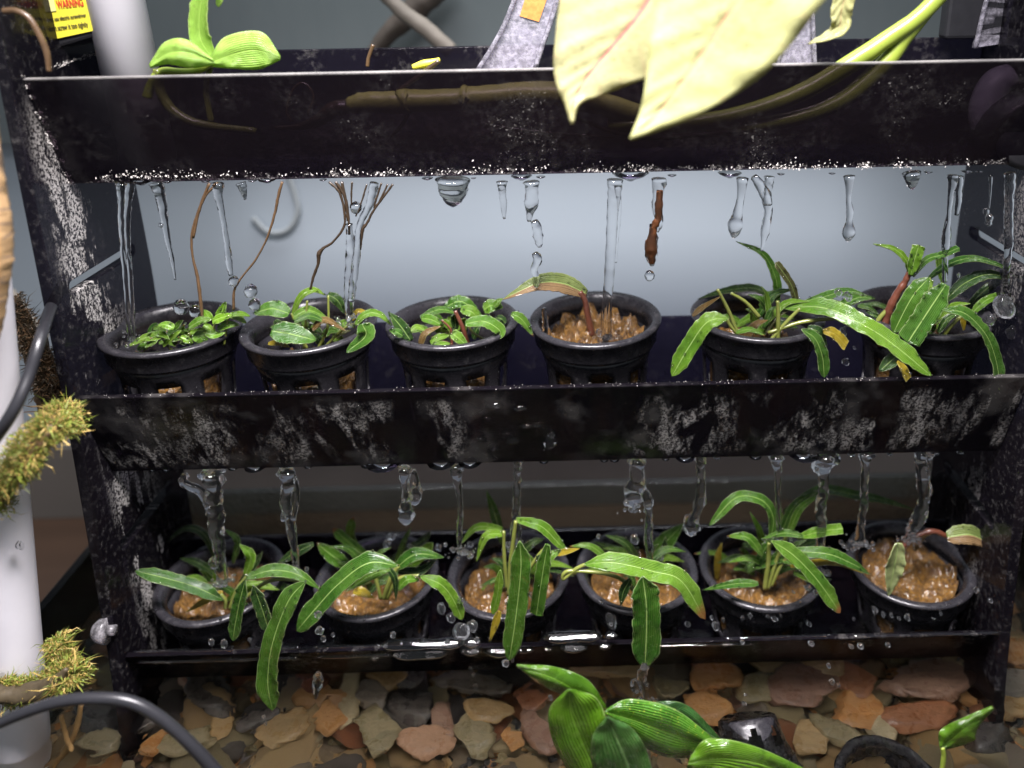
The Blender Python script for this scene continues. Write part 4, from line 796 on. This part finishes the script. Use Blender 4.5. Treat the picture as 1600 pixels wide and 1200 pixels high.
for x, y, r, dy in ((838,915,5,-.02),(815,935,4,-.03),(830,930,5,-.03),(955,970,9,-.03),(955,975,5,-.035),(500,985,9,-.045),(497,960,8,-.045),(505,998,5,-.045),(520,992,4,-.045),(614,992,6,-.04),(690,950,11,-.03),(705,965,12,-.03),(722,985,13,-.035),(712,990,9,-.03),(738,978,10,-.035),(720,938,7,-.03),(745,1000,5,-.04),(700,1002,4,-.04),
        (1112,965,5,-.035),(1118,978,6,-.035),(1130,968,4,-.03),(1160,966,4,-.03),(1172,962,5,-.03),(1200,963,4,-.03),(1210,967,5,-.03),(1220,962,3,-.03),(1265,975,5,-.03),(1275,925,5,-.03),(1262,918,6,-.03),(1250,940,4,-.03),(1240,925,4,-.03),(1367,953,6,-.03),(1380,960,4,-.03),(1418,964,6,-.035),(1405,966,4,-.03),(1393,961,4,-.03),(1458,967,4,-.03),(1470,958,4,-.03),(1525,922,5,-.03),(1548,938,4,-.03),(1555,945,3,-.03),(1334,967,3,-.03),
        (1268,1005,6,-.04),(1388,1007,4,-.04),(1330,1010,7,-.04),(1345,1009,7,-.04),(1160,1003,4,-.04),(800,1030,6,-.04),(790,1036,8,-.045),(935,838,5,-.02),(992,842,7,.0),(940,940,4,-.03),(1290,895,7,-.02),(1275,890,5,-.02),(605,850,7,.01),(612,838,8,.01),(685,855,7,.01),(640,855,5,.01),(735,850,6,.01),(1185,860,6,0),(1030,870,9,0),(1020,880,8,0),(820,870,8,-.02),(800,855,7,-.02),(440,1005,5,-.045),(330,1003,5,-.04),(350,1005,6,-.04),(390,1000,5,-.04),
        (370,962,4,-.03),(860,1090,5,-.05),(743,1075,5,-.03),(740,1055,4,-.03),(735,1045,5,-.03),(1295,1040,5,-.05),(1300,1065,5,-.05),(1310,1070,4,-.05),(1165,1085,4,-.05),(1163,1100,4,-.05),(415,1130,4,-.05),(412,1120,4,-.05),(1075,975,5,-.03),(1060,960,6,-.02)):
    splash(x, y, r, YL+dy, 'bright splash drop among the lower pots or below the lower lip', 'splash drops around the lower pots')

# ---------------------------------------------------------------- left side: pipe, moss, bark, cables, suction cup
A, B = on(-60, 190, 'Y', -.034), on(50, 1300, 'Y', -.040)
b = MB(); tube(b, [A.lerp(B, i/12) for i in range(13)], [.0103]*13, 40); tag(obj('long_pipe', b.mesh(), M['pvc']), 'thick white plastic pipe with moss on it, left of the rack', 'pipe')
b = MB(); p_ = on(32, 852, 'Y', -.0464); vs = []
splash(32, 852, 8, -.0466, 'clear drop sliding down the thick white pipe', None)
def mossy(name, label, axis, Y, rpx, n, mats, seed, core=None, parent=None, lenpx=14):
    rs = random.Random(seed); q = spline(axis, 24); b = MB(); P = [on(a[0], a[1], 'Y', Y+(a[2] if len(a) > 2 else 0)) for a in q]; Fm = frames(P)
    for _ in range(n):
        i = rs.randrange(len(P)-1); p = P[i].lerp(P[i+1], rs.random()); t, u, w_ = Fm[i]; an = rs.uniform(0, 6.283); s = pxm(p)
        d = u*math.cos(an)+w_*math.sin(an); rr = rpx*s*rs.uniform(.2, 1)*max(.45, .85+1.1*noise.noise(p*75+d*.6)); a0 = p+d*rr
        L = lenpx*s*(rs.uniform(.25, .7) if rs.random() < .93 else rs.uniform(.9, 1.9)); dr = (d+V((rs.gauss(0, .8), rs.gauss(0, .6), rs.gauss(.2, .8)))).normalized(); sd = dr.cross(V((rs.gauss(0, 1), rs.gauss(0, 1), rs.gauss(0, 1)))).normalized()*s*rs.uniform(.55, 1.15)
        m1 = a0+dr*L*.5+V((rs.gauss(0, .2), rs.gauss(0, .2), rs.gauss(0, .2)))*L; e = m1+dr*L*.4+V((rs.gauss(0, .3), rs.gauss(0, .3), rs.gauss(-.1, .3)))*L
        nn = sd.cross(dr).normalized()*s*.5
        b.add([a0-sd, a0+sd, m1+sd*.9+nn, m1-sd*.9+nn, e], [(0, 1, 2, 3), (3, 2, 4)], None, rs.choices(range(len(mats)), [.62, .38][:len(mats)])[0])
    o = obj(name, b.mesh(), mats, parent, 'stuff', False)
    if parent is None: tag(o, label, 'moss')
    return o
t = thing('mossy_branch', 'green and gold moss covered branch crossing the thick white pipe', 'branch', on(50, 700, 'Y', -.052))
b = MB(); pixtube(b, [(112,632,8,.03),(85,662,11,.008),(48,705,11,0),(18,745,10,0),(-15,795,9,0)], -.051, 12, wob=wob(2, .4)); obj('branch', b.mesh(), M['wood'], t)
mossy('moss', None, [(108,640,.03),(85,665,.006),(48,705,0),(15,742,0),(-12,790,0)], -.050, 30, 15000, [M['moss'], M['mossgold']], 5, parent=t, lenpx=12)
t = thing('moss_clump', 'fresh green moss clump wrapped round the foot of the thick white pipe', 'moss', on(70, 1060, 'Y', -.052))
b = MB(); pixtube(b, [(-20,1085,12),(40,1085,14),(85,1065,12),(105,1045,3)], -.056, 12, wob=wob(2, .4)); obj('root_mat', b.mesh(), M['mossdark'], t)
mossy('moss', None, [(-20,1078),(40,1080),(88,1062),(120,1050)], -.052, 23, 9000, [M['moss'], M['mossgold']], 6, parent=t, lenpx=15)
mossy('moss', None, [(85,1000),(98,1025),(112,1052)], -.045, 15, 3500, [M['moss'], M['mossgold']], 8, parent=t, lenpx=13)
t = thing('dark_branch', 'dark brown mossy branch behind the thick white pipe and cable', 'branch', on(60, 560, 'Y', .02))
b = MB(); pixtube(b, [(8,470,16),(45,530,18),(75,600,20),(92,665,18)], .012, 12, wob=wob(7, .4)); obj('branch', b.mesh(), M['wood'], t)
mossy('moss', None, [(8,470),(45,530),(75,600),(90,660)], .008, 24, 5000, [M['mossdark'], M['wood']], 9, parent=t, lenpx=16)
# cork bark slab at the left edge
t = thing('bark_slab', 'tan cork bark slab at the left edge of the photo', 'bark', on(-10, 400, 'Y', -.052))
edge = spline([(-8,170),(-2,230),(8,300),(17,350),(19,400),(14,440),(9,475),(1,520),(-10,548),(-30,565)], 60); b = MB(); vs = []; rs = random.Random(4)
L_ = []
for i, (x, y) in enumerate(edge):
    x += 3.2*noise.noise(V((i*.8, 2, 0))); a = on(x, y, 'Y', -.052); L_.append(a)
n = len(L_)
for i, a in enumerate(L_):
    j = .0016*noise.noise(V((i*.5, 7, 1)))
    vs += [a+V((-.05, -.006, 0)), a+V((-.0042+j, -.006, 0)), a+V((-.0012, -.004+j, 0)), a+V((j, .0, 0)), a+V((-.002, .004, 0)), a+V((-.05, .005, 0))]
fs = []
for i in range(n-1):
    for k_ in range(5): fs.append((6*i+k_, 6*i+6+k_, 6*i+7+k_, 6*i+k_+1))
    fs.append((6*i+5, 6*i+11, 6*i+6, 6*i))
fs += [tuple(range(6)), tuple(6*n-6+k_ for k_ in range(6))[::-1]]
b.add(vs, fs); kk = NT('cork_bark'); c = kk.co(); x_, y_, z_ = kk.sep(c); n1 = kk.noise(kk.map(c, (300, 300, 60)), 1., 5., .7); cr = kk.n('ShaderNodeTexVoronoi', feature='DISTANCE_TO_EDGE', i={'Vector': kk.map(c, (25, 25, 120)), 'Scale': 1.}).outputs[0]
col = kk.mix(n1, (.36, .20, .06), (.62, .38, .14)); col = kk.mix(kk.math('MULTIPLY', kk.ramp(y_, -.0570, -.0545), kk.ramp(cr, .05, .0)), col, (.05, .03, .02)); col = kk.mix(kk.math('MULTIPLY', kk.ramp(y_, -.0575, -.055), .45), col, (.30, .22, .16))
obj('slab', b.mesh(), kk.end(kk.pr(Base_Color=col, Roughness=.65, Normal=kk.bump(n1, .5, .001))), t)
b = MB(); pixtube(b, [(100,440,8,.06),(80,480,8.5,.03),(66,520,8.5,.0),(44,590,9,-.012),(16,650,9.5,-.02),(-30,715,10,-.02)], -.040, 16, 40); tag(obj('power_cable', b.mesh(), M['cable']), 'black cable passing from behind the rack over the thick white pipe', 'cable', 'black cables by the tank')
b = MB(); pixtube(b, [(-40,1148,8.5),(30,1117,8.5),(95,1096,9),(155,1091,9),(205,1097,9),(250,1121,9),(300,1165,9.5),(345,1215,10),(380,1260,10)], -.088, 16, 60); tag(obj('power_cable', b.mesh(), M['cable']), 'black cable curving across the bottom left foreground', 'cable', 'black cables by the tank')
t = thing('suction_cup', 'translucent rubber suction cup at the foot of the left rack panel', 'suction cup', on(160, 985, 'Y', -.022))
c_ = on(160, 985, 'Y', -.022); s = pxm(c_); b = MB(); tube(b, [c_+V((x_*s, 0, 0)) for x_ in (-16, -12, -4, 4, 9)], [4*s, 12*s, 18*s, 20*s, 21*s], 24); obj('cup', b.mesh(), M['cup'], t)
b = MB(); tube(b, [c_+V((x_*s, 0, 0)) for x_ in (9, 20)], [8*s, 8*s], 16); obj('knob', b.mesh(), M['cup'], t)
b = MB(); pixtube(b, [(128,1100,4),(118,1140,5),(104,1170,6),(80,1215,7)], -.045, 8, wob=wob(1, .4)); tag(obj('twig', b.mesh(), M['twig']), 'tan twig leaning down beside the foot of the white pipe', 'twig', 'twigs by the white pipe')
b = MB(); pixtube(b, [(96,1118,3),(103,1150,3.5),(112,1172,4)], -.048, 8, wob=wob(4, .4)); tag(obj('twig', b.mesh(), M['twig']), 'short thin twig crossing the longer tan twig', 'twig', 'twigs by the white pipe')
# blurred things behind the rack
b = MB(); pixtube(b, [(585,-30,12),(625,15,12),(665,45,13),(705,80,13)], .15, 16, wob=wob(5, .1)); tag(obj('driftwood_branch', b.mesh(), plain('beige_wood', (.20, .175, .145), .7, .3, 90, .3)), 'blurred beige branch leaning behind the top trough', 'branch')
b = MB(); pixtube(b, [(700,-35,20),(660,5,20),(615,45,16),(580,85,10)], .185, 16, wob=wob(6, .2)); tag(obj('driftwood_branch', b.mesh(), plain('brown_wood', (.10, .08, .065), .7, .4, 90, .3)), 'blurred brown branch slanting the other way behind the beige one', 'branch')
b = MB(); pixtube(b, [(395,340,4),(420,362,4),(450,358,4),(465,330,4),(460,300,4),(450,270,4)], .206, 12); tag(obj('wall_hook', b.mesh(), plain('beige_plastic', (.33, .36, .37), .7, .1)), 'blurred beige hook on the wall behind the root tuft', 'hook')
b = MB(); pixtube(b, [(15,455,7),(40,490,7),(70,530,7)], .15, 12); tag(obj('thin_rod', b.mesh(), plain('beige_rod', (.50, .44, .36), .7, .1)), 'blurred thin beige rod behind the left panel edge', 'rod')

# ---------------------------------------------------------------- stones on the tank floor
def stone_mesh(sd, flat, detail=3):
    bm = bmesh.new(); bmesh.ops.create_icosphere(bm, subdivisions=detail, radius=1); rs = random.Random(sd); off = V((rs.uniform(0, 90), rs.uniform(0, 90), 0))
    pl = [(V((math.cos(a), math.sin(a), rs.uniform(-.25, .45))).normalized(), rs.uniform(.50, .90)) for a in [rs.uniform(0, 6.28) for _ in range(7)]]+[(V((rs.gauss(0, .15), rs.gauss(0, .15), 1)).normalized(), rs.uniform(.35, .6))]
    for v in bm.verts:
        p = v.co*(1+.30*noise.noise(v.co*1.2+off)+.09*noise.noise(v.co*3.5+off))
        for nrm, d in pl:
            e = p.dot(nrm)-d
            if e > 0: p -= nrm*e*.93
        v.co = (p.x, p.y, p.z*flat)
    me = bpy.data.meshes.new('stone'); bm.to_mesh(me); bm.free(); me.polygons.foreach_set('use_smooth', [True]*len(me.polygons)); return me
CN = {'tan': 'tan', 'olive': 'olive grey', 'slate': 'dark slate', 'orange': 'orange', 'mauve': 'mauve', 'pink': 'pink', 'cream': 'cream', 'grey': 'grey', 'red': 'red brown'}
def stone(px, py, rx, ry, ang, col, label, sd, z=-.318, grp='large stones on the tank floor'):
    c0 = on(px, py, 'Z', z); a = math.radians(ang); ax = on(px+rx*math.cos(a), py+rx*math.sin(a), 'Z', z)-c0; ay = on(px-ry*math.sin(a), py+ry*math.cos(a), 'Z', z)-c0
    me = stone_mesh(sd, 1.); h = .40*min(ax.length, ay.length); mx = Matrix(((ax.x, ay.x, 0), (ax.y, ay.y, 0), (0, 0, h)))
    for v in me.vertices: v.co = mx @ (v.co*1.25)
    o = obj('stone', me, ST[col]); o.location = c0; tag(o, label, 'stone', grp); return o
BIG = [(160,1140,38,32,-20,'slate','large dark slate stone behind the lower cable, near the white pipe'),(228,1152,36,26,-25,'slate','jagged dark slate stone under the curve of the lower cable'),(160,1187,42,18,-8,'olive','olive slab stone beside the foot of the white pipe'),(246,1188,24,16,-25,'orange','small orange stone at the bottom under the lower cable'),
 (300,1184,42,20,-10,'olive','olive grey flat stone crossed by the lower cable'),(335,1105,38,36,20,'slate','square dark slate stone right of the left rack foot'),(356,1148,16,30,10,'tan','narrow tan stone standing against the square slate'),(448,1163,48,22,-32,'tan','long tan oval stone tilted up to the right'),(415,1148,36,16,-25,'slate','flat dark slate sliver behind the long tan oval'),
 (505,1112,44,22,12,'orange','orange stone with a broad left end and white scratches'),(522,1148,24,26,20,'orange','orange brown stone joined against the scratched orange stone'),(548,1115,16,50,8,'cream','long narrow pale green cream stone standing upright'),(590,1165,34,42,-15,'olive','large rounded olive grey stone with faint rings'),(585,1108,26,22,10,'grey','round grey stone behind the ringed olive stone'),
 (645,1130,32,28,30,'slate','speckled dark stone shaped like a diamond'),(675,1184,38,24,10,'pink','flat pink stone at the bottom edge'),(692,1148,16,32,-10,'mauve','curved mauve stone between pink and speckled stones'),(608,1085,34,18,5,'tan','wide tan stone close under the lower lip'),(570,1066,16,12,0,'red','small red stone under the lower lip'),(492,1098,26,14,-5,'red','maroon stone above the scratched orange stone'),
 (645,1075,22,22,0,'slate','black stone under the lower lip beside the wide tan stone'),(735,1090,58,18,3,'grey','broad pale grey slab under the lower lip'),(842,1165,32,26,40,'mauve','purple mauve stone left of the broad green leaves'),(832,1118,26,20,10,'red','red brown stone above the purple mauve stone'),(806,1180,20,22,0,'orange','yellow orange stone left of the purple mauve stone'),
 (745,1170,32,32,20,'olive','dull olive stone between the pink and yellow orange stones'),(1112,1078,42,24,15,'orange','large orange pink stone right of the widest hanging leaf'),(1100,1128,40,22,25,'orange','orange triangular stone beside the spotted green leaf'),(1250,1095,52,44,35,'mauve','large mauve and orange slab below the fountain plant'),(1335,1135,34,42,-25,'orange','bright orange yellow stone right of the mauve slab'),
 (1330,1085,40,30,20,'red','reddish stone above the bright orange yellow stone'),(1450,1088,76,34,-8,'mauve','largest purple stone seen through rippled water at right'),(1420,1042,52,18,-4,'olive','pale olive stone above the largest purple stone'),(1575,1045,34,28,5,'orange','orange stone right of the right rack foot'),(1580,1090,32,22,10,'grey','grey stone below the orange stone at the right edge'),
 (1568,1130,38,22,20,'tan','knobbly tan stone right of the small upright leaf'),(1535,1172,44,28,25,'slate','dark grey stone at the bottom right corner'),(1372,1165,26,20,15,'cream','cream square stone near the sunken pot rim'),(1305,1168,44,18,25,'olive','long olive grey stone below the mauve slab'),(1262,1170,28,28,0,'tan','rounded tan stone right of the sunken net pot'),(1440,1145,62,24,0,'red','dark red striped stone under the largest purple stone'),
 (950,1065,60,20,5,'tan','wide flat tan stone behind the broad green leaves'),(1045,1100,30,20,-5,'olive','flat olive stone behind the spotted leaf'),(1180,1100,30,22,0,'olive','olive stone left of the mauve slab'),(1195,1060,34,16,5,'tan','tan stone close under the lip left of the mauve slab'),(270,1062,26,20,0,'olive','pale olive stone beside the left rack foot'),(305,1085,18,20,30,'pink','pink stone tucked behind the square slate'),(760,1130,40,18,0,'tan','flat sandy tan stone under the pale grey slab'),(1290,1055,40,20,10,'tan','brown tan stone under the lip above the mauve slab')]
for i, (x, y, a, b_, an, co_, lb) in enumerate(BIG): stone(x, y, a, b_, an, co_, lb, 100+i, -.3135+.004*noise.noise(V((i*1.7, 0, 0))))
proto = {}
cols = ['tan']*7+['olive']*6+['slate']*3+['orange']*2+['mauve']+['cream', 'grey', 'grey', 'red', 'red']
rs = random.Random(21)
for j in range(14):
    for i in range(26):
        x = -.245+.49*(i+.5)/26+rs.uniform(-.008, .008); y = -.075+.012*j+rs.uniform(-.006, .006)
        if y > .05 and abs(x) < .19: continue
        if y > .085 or rs.random() < .10: continue
        co_ = rs.choice(cols); kx = (co_, rs.randrange(4))
        if kx not in proto:
            proto[kx] = stone_mesh(500+len(proto), rs.uniform(.45, .7), 2 if len(proto) % 2 else 3); proto[kx].materials.append(ST[co_])
        o = bpy.data.objects.new('pebble', proto[kx]); sc.collection.objects.link(o); s = rs.choice((.007, .010, .013, .018))*rs.uniform(.85, 1.15)
        o.location = (x, y, -.3245+rs.uniform(-.003, .0045)); o.scale = (s*rs.uniform(.8, 1.45), s*rs.uniform(.75, 1), s*.6); o.rotation_euler = (rs.gauss(0, .32), rs.gauss(0, .32), rs.uniform(0, 6.3))
        tag(o, 'small %s pebble lying between the larger stones on the tank floor' % CN[co_], 'pebble', '%s pebbles on the tank floor' % CN[co_])
# sunken pots
for (px, py, Z_, lb, rot_, sc_) in ((1186, 1222, -.306, 'tipped over black net pot on the stones right of the broad leaves', (2.25, .15, .25), .62), (1392, 1252, -.302, 'sunken black net pot at the bottom edge below the cream stone', (.2, .1, .3), .8)):
    t = thing('net_pot', lb, 'plant pot', on(px, py, 'Z', Z_), 'black net pots lying on the stones'); t.rotation_euler = rot_; t.scale = (sc_,)*3
    for me, nm in ((rimL, 'rim'), (cupL, 'cup')):
        o = bpy.data.objects.new(nm, me); sc.collection.objects.link(o); o.parent = t
# broad leaved foreground plant
YF = -.068
p = thing('broad_leaf_plant', 'broad leaved green plant in the bottom foreground', 'plant', on(950, 1260, 'Y', YF))
leaf_lr(p, [(946,1110),(905,1082),(862,1058),(807,1040)], [(948,1104),(918,1062),(868,1042),(808,1038)], [(944,1112),(890,1090),(850,1072),(808,1042)], G['broad'], YF+.004, .0014)
leaf_lr(p, [(888,1077),(892,1110),(906,1150),(926,1195),(950,1260)], [(884,1079),(858,1108),(862,1152),(885,1200),(920,1260)], [(898,1077),(932,1090),(948,1125),(960,1185),(970,1260)], G['broad'], YF-.004, .0016)
leaf_lr(p, [(949,1120),(963,1150),(980,1190),(1000,1260)], [(946,1121),(926,1150),(925,1195),(950,1260)], [(953,1121),(988,1138),(1013,1180),(1030,1260)], G['broaddark'], YF-.012, .0014)
leaf_lr(p, [(1000,1100),(1060,1115),(1128,1160)], [(1000,1098),(1070,1100),(1130,1158)], [(1000,1102),(1050,1140),(1126,1162)], G['broaddark'], YF+.008, .0012)
leaf_lr(p, [(945,1112),(992,1125),(1050,1146),(1118,1166)], [(950,1106),(985,1092),(1055,1108),(1122,1160)], [(947,1118),(985,1152),(1040,1182),(1105,1180)], G['broadspot'], YF, .0012)
leaf_lr(p, [(1076,1190),(1140,1184),(1205,1198),(1290,1240)], [(1080,1180),(1108,1154),(1185,1168),(1300,1222)], [(1074,1198),(1100,1222),(1165,1245),(1260,1275)], G['broad'], YF-.008, .0014)
stem(p, [(946,1110,5),(948,1150,6),(952,1260,7)], M['stemgreen'], YF+.004)
p = thing('broad_leaf_plant', 'single fresh green leaf standing over the stones at the bottom right', 'plant', on(1468, 1240, 'Y', YF))
leaf_lr(p, [(1470,1168),(1492,1150),(1520,1128),(1551,1104)], [(1468,1166),(1470,1140),(1512,1118),(1549,1103)], [(1474,1172),(1520,1158),(1528,1136),(1553,1108)], G['broad'], YF, .001)
stem(p, [(1472,1167,4),(1474,1185,4),(1466,1240,4)], M['stembright'], YF)
